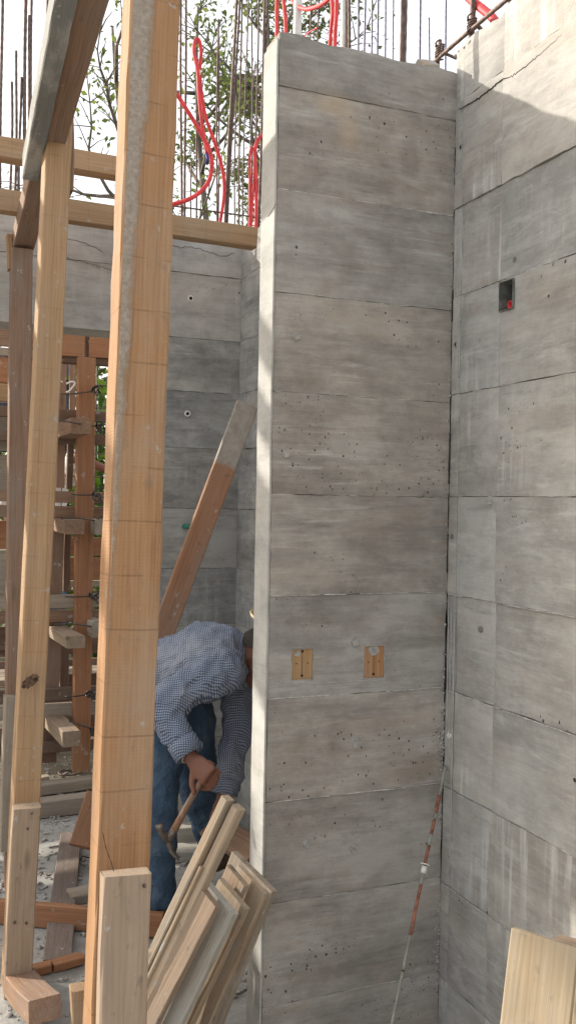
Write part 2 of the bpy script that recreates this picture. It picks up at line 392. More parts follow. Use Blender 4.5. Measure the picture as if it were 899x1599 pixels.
def tube(name, pts, rad, mat, parent=None, seg=8, ribs=0.):
    bm = bmesh.new(); tube_bm(bm, pts, rad, seg, True, ribs); return from_bm(name, bm, mat, parent)

def straight(p0, p1, step=.02, wob=.0):
    p0, p1 = V(p0), V(p1); n = max(2, int((p1 - p0).length / step)); a = random.uniform(0, 6)
    return [p0.lerp(p1, i / n) + V((math.sin(a + 5 * i / n), math.cos(a + 4 * i / n), 0)) * wob for i in range(n + 1)]

def box_bm(bm, lo, hi):
    vs = [bm.verts.new((x, y, z)) for x in (lo[0], hi[0]) for y in (lo[1], hi[1]) for z in (lo[2], hi[2])]
    for f in ((0, 1, 3, 2), (4, 6, 7, 5), (0, 4, 5, 1), (2, 3, 7, 6), (0, 2, 6, 4), (1, 5, 7, 3)): bm.faces.new([vs[i] for i in f])

def box(name, lo, hi, mat, parent=None):
    bm = bmesh.new(); box_bm(bm, lo, hi); return from_bm(name, bm, mat, parent, None, False)

def band(parent, axis, plane, nrm, u0, u1, z0, z1, depth, off, mat, step=.03, hole=None, ej=.0022, rough=.0012, top=0., gap=.0009):
    """one board-width of cast concrete: a lumpy front sheet with ragged edges and returns into the wall"""
    z0 += gap; z1 -= gap; u0 += .0006; u1 -= .0006
    us = [u0 + (u1 - u0) * i / max(2, int((u1 - u0) / step)) for i in range(max(2, int((u1 - u0) / step)) + 1)]
    zs = [z0 + (z1 - z0) * i / max(2, int((z1 - z0) / step)) for i in range(max(2, int((z1 - z0) / step)) + 1)]
    hole = [hole] if hole and not isinstance(hole[0], tuple) else hole
    for hl in (hole or []):
        for arr, vals in ((us, hl[:2]), (zs, hl[2:])):
            for hv in vals:
                i = min(range(1, len(arr) - 1), key=lambda q: abs(arr[q] - hv)); arr[i] = hv
    nu, nz = len(us), len(zs); vs, fs = [], []
    sd = random.uniform(0, 50)
    def P3(u, z, d): return (u, plane + nrm * d, z) if axis == 'x' else (plane + nrm * d, u, z)
    for j, z in enumerate(zs):
        for i, u in enumerate(us):
            b = j in (0, nz - 1); s = i in (0, nu - 1)
            d = off + rough * noise.noise((u * 9 + sd, z * 16, sd)) * 2 + (.0015 * noise.noise((u * 2, sd, z * 2)))
            dz = du = 0
            if b:
                dz = ej * noise.noise((u * 12 + sd, j, 1.)) + ej * .7 * noise.noise((u * 45, j, sd)); d -= .0006 + .003 * max(0, noise.noise((u * 25, sd, j)))
                if top and j == nz - 1: dz += top * noise.noise((u * 7, sd, 4)) + top * .5 * noise.noise((u * 30, sd, 4))
            if s: du = ej * noise.noise((z * 14, sd, i)) ; d -= .0015
            vs.append(P3(u + du, z + dz, d))
    for j in range(nz - 1):
        for i in range(nu - 1):
            if any(hl[0] - 1e-6 <= us[i] and us[i + 1] <= hl[1] + 1e-6 and hl[2] - 1e-6 <= zs[j] and zs[j + 1] <= hl[3] + 1e-6 for hl in (hole or [])): continue
            fs.append((j * nu + i, j * nu + i + 1, (j + 1) * nu + i + 1, (j + 1) * nu + i))
    # returns
    loop = [i for i in range(nu)] + [j * nu + nu - 1 for j in range(1, nz)] + [(nz - 1) * nu + i for i in range(nu - 2, -1, -1)] + [j * nu for j in range(nz - 2, 0, -1)]
    base = len(vs)
    for q in loop:
        x, y, z = vs[q]
        vs.append((x, plane - nrm * depth, z) if axis == 'x' else (plane - nrm * depth, y, z))
    n = len(loop)
    for a in range(n): fs.append((loop[a], base + a, base + (a + 1) % n, loop[(a + 1) % n]))
    fs.append(tuple(base + a for a in range(n)))
    bm = bmesh.new(); bv = [bm.verts.new(v) for v in vs]
    for f in fs: bm.faces.new([bv[i] for i in f])
    return from_bm('cast_band', bm, mat, parent, None, False)

def disc(name, c, nrm, r, mat, parent, thick=.002, seg=14, ragged=0.):
    c, nrm = V(c), V(nrm).normalized(); x = nrm.orthogonal().normalized(); y = nrm.cross(x); bm = bmesh.new()
    rr = [r * (1 + random.uniform(-ragged, ragged)) for _ in range(seg)]
    a = [bm.verts.new(c + (x * math.cos(6.2832 * k / seg) + y * math.sin(6.2832 * k / seg)) * rr[k] - nrm * .004) for k in range(seg)]
    b = [bm.verts.new(c + (x * math.cos(6.2832 * k / seg) + y * math.sin(6.2832 * k / seg)) * rr[k] * .86 + nrm * thick) for k in range(seg)]
    for k in range(seg): bm.faces.new((a[k], a[(k + 1) % seg], b[(k + 1) % seg], b[k]))
    bm.faces.new(b); return from_bm(name, bm, mat, parent, None, False)

def ring(name, c, nrm, r, r2, mat, parent):
    c, nrm = V(c), V(nrm).normalized(); x = nrm.orthogonal().normalized(); y = nrm.cross(x)
    bm = bmesh.new(); seg = 16; rs = []
    for k in range(seg):
        d = x * math.cos(6.2832 * k / seg) + y * math.sin(6.2832 * k / seg)
        rs.append([bm.verts.new(c + d * (r + r2 * math.cos(1.5708 * q)) + nrm * r2 * math.sin(1.5708 * q)) for q in range(4)])
    for k in range(seg):
        for q in range(4): bm.faces.new((rs[k][q], rs[(k + 1) % seg][q], rs[(k + 1) % seg][(q + 1) % 4], rs[k][(q + 1) % 4]))
    o = from_bm(name, bm, mat, parent)
    disc('hole', c + nrm * .0005, nrm, r * .9, M['hole'], o, .001)
    return o

# ------------------------------------------------------------------ ground
def ground():
    xs = [-400, -120, -40, -15, -6] + [-3 + .15 * i for i in range(48)] + [6, 12, 30, 100, 400]
    ys = [-400, -120, -40, -15, -5] + [-1 + .15 * i for i in range(56)] + [9, 14, 30, 100, 400]
    vs = [(x, y, FZ + (.006 * noise.noise((x * 2.3, y * 2.3, 0)) + .003 * noise.noise((x * 9, y * 9, 3)) if -3 < x < 5 and -1 < y < 8 else 0)) for y in ys for x in xs]
    n = len(xs); fs = [(j * n + i, j * n + i + 1, (j + 1) * n + i + 1, (j + 1) * n + i) for j in range(len(ys) - 1) for i in range(n - 1)]
    tag(mesh('ground', vs, fs, M['ground']), kind='structure')
ground()

# ------------------------------------------------------------------ concrete walls
PZ = [FZ - .02, .07, .372, .672, .976, 1.278, 1.576, 1.875, 2.165, 2.463, 2.761, 2.915]
pier = empty('concrete_pier', (1.28, 2.57, FZ), 'short board-marked concrete wall stub jutting out, two wooden blocks set in its face', 'wall')
IN1 = (1.059, 1.129, 1.027, 1.124)
IN2 = (1.297, 1.368, 1.019, 1.118)
PO = [0, .001, -.001, .001, 0, .002, .001, .0, .002, .0015, .003]
for i in range(11):
    band(pier, 'x', 2.52, -1, .985, 1.5855, PZ[i], PZ[i + 1], .105, PO[i], M['pier'], .02, [IN1, IN2] if i == 4 else None, .0028 if i in (0, 3, 4, 5, 9) else .0018, .0012, .008 if i == 10 else 0, .0005)
# smooth end face of the stub, open-sky light put into its pale colour
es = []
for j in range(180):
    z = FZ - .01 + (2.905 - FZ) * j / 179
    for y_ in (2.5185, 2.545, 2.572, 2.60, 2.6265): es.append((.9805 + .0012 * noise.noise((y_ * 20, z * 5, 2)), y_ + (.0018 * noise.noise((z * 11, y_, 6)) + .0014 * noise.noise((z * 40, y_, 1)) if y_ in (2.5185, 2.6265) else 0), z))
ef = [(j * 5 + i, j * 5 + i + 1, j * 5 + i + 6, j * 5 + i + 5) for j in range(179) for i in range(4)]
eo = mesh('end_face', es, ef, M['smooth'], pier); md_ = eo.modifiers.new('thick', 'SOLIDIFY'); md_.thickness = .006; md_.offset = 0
box('core', (.9895, 2.531, FZ - .01), (1.5785, 2.616, 2.89), M['edge'], pier)

RZ = [FZ - .02, .06, .36, .664, .97, 1.272, 1.58, 1.90, 2.205, 2.482, 2.812, 2.985]
RO = [.006, .006, .005, .001, -.003, .003, .003, .005, .005, .011, .009]
rw = empty('concrete_wall', (1.66, 2.0, FZ), 'long grey board-marked concrete wall with whitish streaks and a small open junction box', 'wall')
for i in range(11):
    a, b = RZ[i], RZ[i + 1]
    band(rw, 'y', 1.587, -1, -1.2, 2.262, a, b, .14, RO[i], M['wall'], .03, (2.190, 2.256, 2.112, 2.196) if i == 7 else None, .0045 if i in (4, 9, 10) else .002, .0014, .02 if i == 10 else 0)
    band(rw, 'y', 1.587, -1, 2.262, 2.470, a, b, .14, RO[i] - .002, M['wall'], .02, None, .004 if i in (9, 10) else .002, .0014, .02 if i == 10 else 0)
    band(rw, 'y', 1.587, -1, 2.470, 2.519, a, b, .14, RO[i] * .4 + .001, M['wall'], .012, None, .002, .001, .01 if i == 10 else 0)
BZ = [FZ - .02, .05, .34, .63, .92, 1.21, 1.515, 1.82, 2.105, 2.375, 2.70, 2.90]
for i in range(11):
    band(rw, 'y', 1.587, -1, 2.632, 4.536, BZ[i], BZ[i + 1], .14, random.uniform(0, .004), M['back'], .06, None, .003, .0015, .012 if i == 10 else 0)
bm = bmesh.new(); box_bm(bm, (1.605, -1.15, FZ - .01), (1.72, 2.185, 2.93)); box_bm(bm, (1.605, 2.262, FZ - .01), (1.72, 4.53, 2.86))
box_bm(bm, (1.605, 2.185, FZ - .01), (1.72, 2.262, 2.105)); box_bm(bm, (1.605, 2.185, 2.203), (1.72, 2.262, 2.93)); box_bm(bm, (1.66, 2.185, 2.105), (1.72, 2.262, 2.203))
from_bm('core', bm, M['edge'], rw, None, False)

bw = empty('concrete_wall', (.9, 4.64, FZ), 'grey concrete wall at the back above and beside the wide opening', 'wall')
for i in range(9, 11):
    band(bw, 'x', 4.54, -1, -2.2, 1.69, BZ[i], BZ[i + 1], .21, .002 if i == 9 else .005, M['skylit_wall'], .05, None, .003, .0018, .02 if i == 10 else 0)
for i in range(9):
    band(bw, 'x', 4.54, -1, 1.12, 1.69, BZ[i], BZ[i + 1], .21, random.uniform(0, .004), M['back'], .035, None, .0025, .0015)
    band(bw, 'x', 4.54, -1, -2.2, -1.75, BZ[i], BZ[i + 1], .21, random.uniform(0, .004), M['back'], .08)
bm = bmesh.new(); box_bm(bm, (-2.18, 4.552, 2.40), (1.57, 4.74, 2.86)); box_bm(bm, (1.135, 4.552, FZ - .01), (1.57, 4.74, 2.39)); from_bm('core', bm, M['edge'], bw, None, False)

def crack(parent, pts, r=.0011, am=.004):
    out = []
    for p in curve(pts, 14): out.append(V(p) + V((random.gauss(0, am * .15), 0, random.gauss(0, am))) if parent is not rw else V(p) + V((0, random.gauss(0, am * .3), random.gauss(0, am))))
    tube('crack', out, r, M['hole'], parent, 4)
crack(bw, [(0.687, 4.533, 2.705), (0.809, 4.533, 2.688), (0.927, 4.533, 2.671)])
crack(bw, [(1.214, 4.533, 2.824), (1.354, 4.533, 2.829), (1.473, 4.533, 2.804), (1.545, 4.533, 2.826)], .0011, .003)
crack(bw, [(0.685, 4.533, 2.796), (0.776, 4.533, 2.789), (0.869, 4.533, 2.758)], .0009, .003)
crack(rw, [(1.577, 2.491, 2.783), (1.577, 2.356, 2.779), (1.577, 2.269, 2.785), (1.577, 2.214, 2.775), (1.577, 2.104, 2.778), (1.577, 2.005, 2.794), (1.577, 1.930, 2.800)], .0018, .0016)
crack(pier, [(0.976, 2.566, 2.393), (0.976, 2.535, 2.400), (0.976, 2.500, 2.412)], .0008, .001)

# wooden blocks cast into the pier, nail holes with them
def insert(x0, x1, z0, z1, lbl, worn):
    bm = bmesh.new(); box_bm(bm, (x0, 2.5235, z0), (x1, 2.5305, z1)); bmesh.ops.bevel(bm, geom=bm.edges[:], offset=.0012, segments=1)
    o = from_bm('wooden_block', bm, M['insert2'] if worn else M['insert'], pier, None, False); o['label'] = lbl
    xm = (x0 + x1) / 2
    for (dx, z, r) in ((0, z0 + .012, .005), (0, z1 - .013, .005), (-.018, (z0 + z1) / 2, .0025), (.018, (z0 + z1) / 2, .0025)):
        disc('nail_hole', (xm + dx, 2.5232, z), (0, -1, 0), r, M['hole'], o, .0004, 10)
    tube('pencil_line', straight((xm, 2.5232, z0 + .01), (xm, 2.5232, z1 - .002), .03), .0007, M['hole'], o, 4)
    for q in range(4):
        A_ = [(x0, z0), (x1, z0), (x1, z1), (x0, z1)][q]; B_ = [(x1, z0), (x1, z1), (x0, z1), (x0, z0)][q]
        tube('grout_edge', [V((A_[0] + (B_[0] - A_[0]) * s_ / 14 + .0012 * noise.noise((s_ * .8, q, x0 * 9)), 2.5205, A_[1] + (B_[1] - A_[1]) * s_ / 14 + .0012 * noise.noise((s_ * .9, q, 5)))) for s_ in range(15)], [.0012 + .0012 * abs(noise.noise((s_ * .7, q, 2))) for s_ in range(15)], M['mortar'], o, 5)
    if worn: disc('mortar_smear', (xm, 2.5222, z1 - .014), (0, -1, 0), .019, M['mortar'], o, .0012, 14, .12)
    else: disc('mortar_smear', (x0 + .018, 2.5225, z1 - .018), (0, -1, 0), .009, M['mortar'], o, .001, 9, .5)
M['insert'] = wood('light_wood_block', (.46, .295, .155), (.40, .245, .12), (.33, .19, .09), dirt=.35, dirtcol=(.36, .31, .25))
M['insert2'] = wood('brown_wood_block', (.42, .235, .12), (.34, .18, .085), (.25, .13, .06), dirt=.35, dirtcol=(.33, .30, .27))
insert(*IN1, 'light tan wooden block cast into the wall face', 0)
insert(*IN2, 'darker worn wooden block cast into the wall face', 1)

for c, r in (((1.055, 2.517, 2.040), .013), ((1.031, 2.517, 1.692), .012), ((1.267, 2.517, 1.132), .016), ((1.277, 2.517, 0.826), .019), ((1.118, 2.517, 0.537), .013), ((1.276, 2.517, 0.504), .015)):
    disc('tie_patch', c, (0, -1, 0), r, M['mortar'], pier, .0009, 30, .12)
for c in ((1.583, 2.486, 2.667), (1.583, 2.492, 2.055), (1.583, 1.895, 0.859)):
    ring('tie_cone', c, (-1, 0, 0), .0075, .003, M['mortar'], rw)
for c in ((1.584, 2.494, 1.454), (1.586, 2.336, 1.184), (1.582, 2.194, 2.250)):
    disc('tie_hole', c, (-1, 0, 0), .010, M['edge'], rw, .0006, 14, .15)
disc('tie_patch', (1.585, 2.491, 0.831), (-1, 0, 0), .012, M['plastic'], rw, .001, 12, .3)
disc('tie_patch', (1.583, 2.293, 1.568), (-1, 0, 0), .014, M['mortar'], rw, .001, 12, .3)
for c in ((1.319, 4.537, 2.574), (1.313, 4.537, 1.992)): ring('tie_cone', c, (0, -1, 0), .012, .005, M['plastic'], bw)
disc('tie_patch', (1.488, 4.537, 1.135), (0, -1, 0), .022, M['mortar'], bw, .001, 12, .5)
p = V((1.306, 4.537, 1.423)); tube('pipe_stub', [p + V((0, .02, 0)), p + V((.0, -.02, 0)), p + V((.015, -.05, 0)), p + V((.05, -.06, -.003))], [.013, .013, .014, .012], M['green_pipe'], bw, 10)
# vertical cement ridges left by the corner formwork strip
for px, ya, yb in ((2.508, 1.93, 2.46), (2.492, 1.92, 2.40), (2.474, 1.95, 2.47), (2.505, .78, 1.26), (2.488, .72, 1.25), (2.47, .40, 1.20), (2.512, 2.50, 2.75)):
    tube('cement_ridge', [V((1.585, px + .0015 * noise.noise((q * .3, px, 1)), ya + (yb - ya) * q / 24)) for q in range(25)], .0022, M['wall'], rw, 5)

# honeycombed corner: aggregate showing where pier and wall meet
bm = bmesh.new()
for q in range(330):
    z = random.choice([random.gauss(.80, .05), random.gauss(.86, .07), random.gauss(.14, .07), random.uniform(.2, 2.7)])
    wide = .022 if (.68 < z < 1.0 or z < .25) else .006
    c = V((1.585 - abs(random.gauss(.004, wide * .5)), 2.522 - abs(random.gauss(0, .002)), z)); s = random.uniform(.002, .0055)
    bmesh.ops.create_icosphere(bm, subdivisions=1, radius=s, matrix=Matrix.Translation(c) @ Matrix.Rotation(random.uniform(0, 6), 4, (random.random(), random.random(), .5)) @ Matrix.Diagonal((1, .7, random.uniform(.6, 1.4), 1)))
tag(from_bm('exposed_aggregate', bm, M['stone'], pier, None, False), kind='stuff')
for z, l in ((2.62, .12), (2.18, .10), (1.70, .16), (1.40, .12), (1.0, .14)):
    tube('joint_gap', [V((1.5835 + .0022 * noise.noise((q * .6, z, 2)), 2.5165, z - l / 2 + l * q / 22)) for q in range(23)], [.0018 + .0016 * abs(noise.noise((q * .9, z, 7))) for q in range(23)], M['hole'], pier, 5)

# junction box recessed in the right wall
jb = empty('junction_box', (1.61, 2.224, 2.155), 'small square junction box recessed in the concrete wall with a red hose end', 'box')
bm = bmesh.new()
y0, y1, z0, z1 = 2.1895, 2.2565, 2.1115, 2.1965
for lo, hi in (((1.574, y0, z0), (1.655, y0 + .002, z1)), ((1.574, y1 - .002, z0), (1.655, y1, z1)), ((1.574, y0 + .002, z0), (1.655, y1 - .002, z0 + .002)), ((1.574, y0 + .002, z1 - .002), (1.655, y1 - .002, z1)), ((1.645, y0 + .002, z0 + .002), (1.655, y1 - .002, z1 - .002))): box_bm(bm, lo, hi)
from_bm('box_shell', bm, flat('box_metal', (.16, .165, .15), .6, .2, .4, 40), jb, None, False)
bm = bmesh.new(); c = V((1.60, 2.238, 2.131)); N = 18
prof = [(.0, .0135), (.0, .0095), (.03, .009), (.045, .009), (.045, .0135)]
vs = [[bm.verts.new(c + V((d, r * math.cos(6.2832 * k / N), r * math.sin(6.2832 * k / N)))) for d, r in prof] for k in range(N)]
for k in range(N):
    for q in range(5): bm.faces.new((vs[k][q], vs[(k + 1) % N][q], vs[(k + 1) % N][(q + 1) % 5], vs[k][(q + 1) % 5]))
from_bm('hose_end', bm, M['red'], jb)

# ------------------------------------------------------------------ foreground posts and beams
CD = V(CAM[2]); RT = V(CAM[0]); UP = V(CAM[1])
def nails(o, pts, nrm, r=.0035):
    for p in pts: disc('nail', V(p), nrm, r, M['rebar'], o, .002, 8)
big = timber('timber_post', (0.384, 1.836, -0.161), (0.483, 1.958, 3.041), .106, .088, (0, -1, 0), M['post'], None, .0022, .002)
tag(big, 'tall thick orange timber post in front, dried cement down its left edge', 'post')
tube('split', curve([(0.354, 1.747, 0.921), (0.360, 1.743, 0.891), (0.368, 1.738, 0.868), (0.374, 1.735, 0.847)], 5), [.0005 + .0004 * math.sin(q_) ** 2 for q_ in range(16)], M['hole'], big, 4)
st = timber('timber_stub', (0.377, 1.671, 0.402), (0.395, 1.717, 0.851), .088, .05, (-.05, -1, 0), M['tan'], None, .0018, .002)
tag(st, 'short weathered timber cleat nailed to the foot of the thick post', 'timber')
nails(st, ((0.418, 1.675, 0.838),), (0, -1, .03), .004)
p2 = timber('timber_post', (.369, 3.23, FZ), (0.477, 3.387, 2.870), .088, .088, (.03, -1, 0), M['yellow'], None, .0014, .004)
tag(p2, 'yellowish timber post second from the left with a dark knot low down', 'post')
kb = V((0.396, 3.192, 0.938)); bm = bmesh.new(); kr = []
for q in range(48):
    t_ = 6.2832 * q / 48; rr = .022 * (1 + .35 * noise.noise((math.cos(t_) * 2.2, math.sin(t_) * 2.2, 4)) + .15 * noise.noise((math.cos(t_) * 7, math.sin(t_) * 7, 1))); x_, z_ = rr * 1.45 * math.cos(t_), rr * .8 * math.sin(t_)
    kr.append(bm.verts.new(kb + V((.8 * x_ - .6 * z_, 0, .6 * x_ + .8 * z_))))
bm.faces.new(kr); kc = bm.verts.new(kb + V((0, .03, 0)))
for q in range(48): bm.faces.new((kr[q], kr[(q + 1) % 48], kc))
from_bm('knot', bm, flat('dark_knot', (.10, .06, .04), .85, 0, .75, 70, .6), p2, None, False)
c2 = timber('timber_stub', (0.366, 3.169, -0.099), (0.376, 3.112, 0.547), .088, .045, (0, -1, 0), M['tan'], None, .0012, .002)
tag(c2, 'grey nail-pocked timber cleat fixed to the foot of the yellowish post', 'timber')
nails(c2, ((0.351, 3.127, -0.058), (0.392, 3.073, 0.531), (0.381, 3.077, 0.481), (0.350, 3.119, 0.164), (0.385, 3.104, 0.163)), (0, -1, 0), .005)
s2 = timber('timber_cleat', (0.527, 3.396, 2.644), (0.527, 3.399, 2.949), .024, .09, (0, -1, 0), M['brown'], None)
tag(s2, 'narrow brown cleat on the right side of the yellowish post head', 'timber')
p3 = timber('timber_post', (.455, 4.06, FZ), (0.464, 4.287, 2.649), .090, .088, (0, -1, 0), M['brown'], None, .0014, .004)
tag(p3, 'dark reddish brown timber post standing farthest left', 'post')
c3 = timber('timber_stub', (0.410, 4.066, 0.066), (0.424, 4.067, 0.714), .042, .085, (0, -1, 0), M['grey'], None)
tag(c3, 'thin grey board nailed upright to the foot of the dark brown post', 'timber')
c4 = timber('timber_cleat', (0.423, 4.325, 2.568), (0.418, 4.329, 2.722), .026, .06, (0, -1, 0), M['yellow'], None)
tag(c4, 'small bright cleat beside the head of the dark brown post', 'timber')
bA = timber('timber_beam', (0.445, 2.179, 3.003), (0.482, 4.378, 2.699), .090, .095, (0, 0, -1), M['brown'], None, .0012, .003)
tag(bA, 'brown overhead beam sloping across the heads of the two left posts', 'beam')
bB = timber('timber_beam', (0.368, 2.243, 2.960), (0.423, 3.625, 2.796), .058, .10, (0, 0, -1), M['stained'], None, .0012, .002)
tag(bB, 'grey cement-stained beam overhead running alongside the brown beam', 'beam')
a = V((0.359, 4.180, 2.824)); b = V((1.566, 4.180, 2.810)); d = (b - a).normalized()
bL = timber('timber_beam', a - d * 2.7, a + d * 1.165, .094, .07, (0, -1, 0), M['yellow'], None, .0012, .004)
tag(bL, 'long yellow horizontal beam just below the top of the back wall', 'beam')
a = V((0.358, 4.200, 3.056)); b = V((0.866, 4.200, 3.049)); d = (b - a).normalized()
bU = timber('timber_beam', a - d * 2.7, b + d * .16, .088, .088, (0, -1, 0), M['yellow'], None, .0012, .003)
tag(bU, 'upper horizontal beam that ends behind the thick timber post', 'beam')
up = timber('timber_upright', (b.x + .09, 4.29, 2.70), (b.x + .09, 4.29, 3.16), .088, .07, (0, -1, 0), M['brown'], None)
tag(up, 'short upright behind the thick post joining the two long beams', 'timber')
lp = timber('leaning_plank', (0.816, 3.849, 0.441), (1.398, 3.896, 1.984), .098, .045, (-.15, -1, .12), M['brace'], None, .0012, .003)
tag(lp, 'reddish plank leaning diagonally in the back corner, grey cement at its top', 'plank')

# ------------------------------------------------------------------ boards leaning on the pier edge
def cw(a): return RT * a[0] + UP * a[1] + CD * a[2]
NF = cw((-.66, .12, .74))
def lean(tl, bl, W, T, mat, lbl, name='leaning_board'):
    a2 = (V(tl) - V(bl)).normalized(); n2 = (NF - a2 * NF.dot(a2)).normalized(); w2 = n2.cross(a2)
    if w2.dot(RT) < 0: w2 = -w2
    top = V(tl) + w2 * W / 2 - n2 * T / 2
    L = (top.z - FZ - .01) / a2.z
    o = timber(name, top - a2 * L, top, W, T, n2, mat, None, .0016, .002, .006)
    return tag(o, lbl, 'board', 'boards leaning on the wall stub')
lean((0.743, 2.420, 0.515), (0.503, 2.609, -0.112), .098, .022, M['tan'], 'wide tan board, front one of the boards leaning on the wall stub')
lean((0.777, 2.449, 0.501), (0.545, 2.635, -0.137), .138, .024, M['cemented'], 'grey-white board second from the front in the leaning stack')
lean((0.826, 2.472, 0.489), (0.601, 2.666, -0.168), .122, .022, M['pale'], 'pale board in the middle of the leaning stack')
lean((0.853, 2.498, 0.514), (0.633, 2.696, -0.193), .085, .022, M['tan'], 'narrow tan board hidden behind the middle one of the leaning stack')
lean((0.901, 2.517, 0.501), (0.689, 2.716, -0.217), .122, .022, M['pale'], 'brown-edged board second from the back of the leaning stack')
lean((0.898, 2.561, 0.522), (0.691, 2.758, -0.242), .182, .022, M['grey'], 'rearmost cement-smeared board of the leaning stack, touching the stub')
sl = empty('slotted_board', (0.639, 2.450, 0.337), 'tall slotted pale timber standing highest above the leaning boards', 'board', 'boards leaning on the wall stub')
tp, tb = V((0.796, 2.368, 0.762)), V((0.486, 2.616, -0.112)); tq = V((0.817, 2.343, 0.741)); a3 = (tp - tb).normalized()
n3 = (NF - a3 * NF.dot(a3)).normalized(); w3 = n3.cross(a3); w3 = w3 if w3.dot(RT) > 0 else -w3
def strip(t, L, W, T, nm, mat, lo=0.):
    c = t + w3 * W / 2 - n3 * T / 2
    timber(nm, c - a3 * L, c - a3 * lo, W, T, n3, mat, sl, .0008, .001)
    return w3, n3
Lf = (tp.z - FZ - .02) / a3.z
w2, n2 = strip(tp, Lf, .028, .032, 'rail', M['pale'])
strip(tq, (tq.z - FZ - .02) / a3.z, .030, .032, 'rail', M['pale'])
strip(tp + w2 * .0285 - n2 * .003, Lf - .01, .013, .028, 'filler_strip', M['pale'], .20)

random.seed(21)
def fin(parent, axis, plane, u0, u1, z, r, mat='mortar', dens=.75):
    n = max(8, int((u1 - u0) / .006)); run = []
    def flush():
        if len(run) > 3: tube('grout_fin', [p for p, _ in run], [q for _, q in run], M[mat], parent, 5)
        run.clear()
    for i in range(n + 1):
        u = u0 + (u1 - u0) * i / n; a = noise.noise((u * 6, z * 9, plane)) + .5 * noise.noise((u * 30, z * 5, 2))
        if a < .45 - dens: flush(); continue
        zz = z + .0022 * noise.noise((u * 12, z, 1)); d = .0008 * noise.noise((u * 40, z, 3))
        run.append((V((u, plane + d, zz)) if axis == 'x' else V((plane + d, u, zz)), r * (.55 + .7 * abs(noise.noise((u * 35, z, 9))))))
    flush()
for i, (r_, dn_) in {1: (.0016, .35), 2: (.0014, .45), 3: (.0024, .45), 4: (.0028, .65), 5: (.0026, .70), 6: (.0012, .3), 7: (.0014, .4), 8: (.0016, .35), 9: (.0026, .45), 10: (.0014, .25)}.items():
    fin(pier, 'x', 2.5195, .99, 1.58, PZ[i], r_, 'grout', dn_)
for i, (r_, dn_) in {2: (.0022, .6), 3: (.0024, .75), 4: (.0026, .75), 5: (.0024, .55), 6: (.0012, .4), 7: (.0012, .3), 8: (.0014, .35), 9: (.0020, .4)}.items():
    fin(rw, 'y', 1.5845 - max(RO[i], RO[i - 1]) * .6, 1.7, 2.51, RZ[i], r_, 'grout', dn_)
# ------------------------------------------------------------------ right foreground: panel and rod
pn = empty('formwork_panel', (0.965, 1.216, 0.757), 'dull yellowish formwork panel of wide boards standing in the lower right corner', 'panel')
t0, t1 = V((0.916, 1.238, 0.870)), V((0.969, 1.140, 0.874)); hd = (t1 - t0).normalized(); dn = V((-.03, .02, -1)).normalized(); fn = hd.cross(dn); fn = fn if fn.dot(CD) > 0 else -fn
dn = (V((0.883, 1.217, 0.732)) - t0).normalized()
M['ply'] = wood('yellow_form_board', (.37, .295, .20), (.31, .24, .155), (.25, .18, .11), dirt=.6, dirtcol=(.33, .29, .24), cement=.3, knots=.6)
x = 0
for wdt, dz, md in ((.112, 0, 0), (.085, .002, 0)):
    c = t0 + hd * (x + wdt / 2) + dn * dz
    timber('board', c + dn * .60, c, wdt - .0003, .02, fn, M['ply'], pn, .0008, .001); x += wdt
c = t0 + hd * .06 - fn * .03 + dn * .012
timber('batten', c, c + hd * .16, .014, .03, fn, M['tan'], pn, .0008, .001)

rd = empty('steel_rod', (1.269, 2.253, 0.106), 'thin rusty form-tie rod leaning into the corner with a metal collar', 'rod')
ra, rb = V((1.222, 2.207, 0.044)), V((1.597, 2.492, 0.737)); rb = V((min(rb.x, 1.575), min(rb.y, 2.49), rb.z))
def rp(f): return ra.lerp(rb, f)
for f0, f1, k, r in ((0, .27, 'galv', .0046), (.27, .275, 'rust', .0050), (.275, .39, 'galv', .0046), (.39, .40, 'rust', .006), (.40, .56, 'rust', .0050), (.56, .615, 'galv', .0046), (.625, .70, 'rust', .0050), (.70, .74, 'galv', .0046), (.74, .79, 'rust', .0050), (.79, .82, 'galv', .0046), (.82, .885, 'rust', .0058), (.885, 1.0, 'galv', .0056)):
    tube('rod_section' if k == 'galv' else 'rusted_section', straight(rp(f0 + .0003), rp(f1 - .0003), .012, .0008), r, M[k], rd, 8, .06)
dr = (rb - ra).normalized()
tube('collar', [rp(.60), rp(.60) + dr * .020], .0085, M['plastic'], rd, 10)
tube('washer', [rp(.60) + dr * .024, rp(.60) + dr * .0265], .0145, M['plastic'], rd, 14)

# ------------------------------------------------------------------ formwork in the opening
fwk = empty('wall_formwork', (.5, 5.5, FZ), 'timber formwork of planks, walers and wired uprights filling the opening behind', 'formwork')
# orange upright in front, standing to the ground
timber('upright', (0.959, 5.400, -0.018), (0.950, 5.360, 2.358), .096, .075, (0, -1, 0), M['orange'], fwk, .001, .002)
def waler(y0, y1, mat, Y=5.47, x0=-1.9, x1=1.30):
    a = V((0.882, 5.430, 1.474)); za = lambda q: 1.55 + (a.z - 1.55) + (800 - q) * (5.43 / 1450. * .985)
    z = (za(y0) + za(y1)) / 2; h = abs(za(y0) - za(y1)) - .004
    timber('waler', (x0, Y, z), (x1, Y + .01, z - .012), h, .045, (0, -1, 0), mat, fwk, .0012, .004)
for y0, y1, mt in ((636, 654, 'dark'), (672, 690, 'dark'), (766, 785, 'brown'), (786, 806, 'brown'), (926, 948, 'grey'), (949, 969, 'brown'), (1075, 1096, 'dark'), (1098, 1120, 'grey'), (1158, 1176, 'dark')):
    waler(y0, y1, M[mt])
waler(910, 922, M['grey'], 5.75); waler(1020, 1034, M['dark'], 5.72); waler(1040, 1052, M['brown'], 5.70)
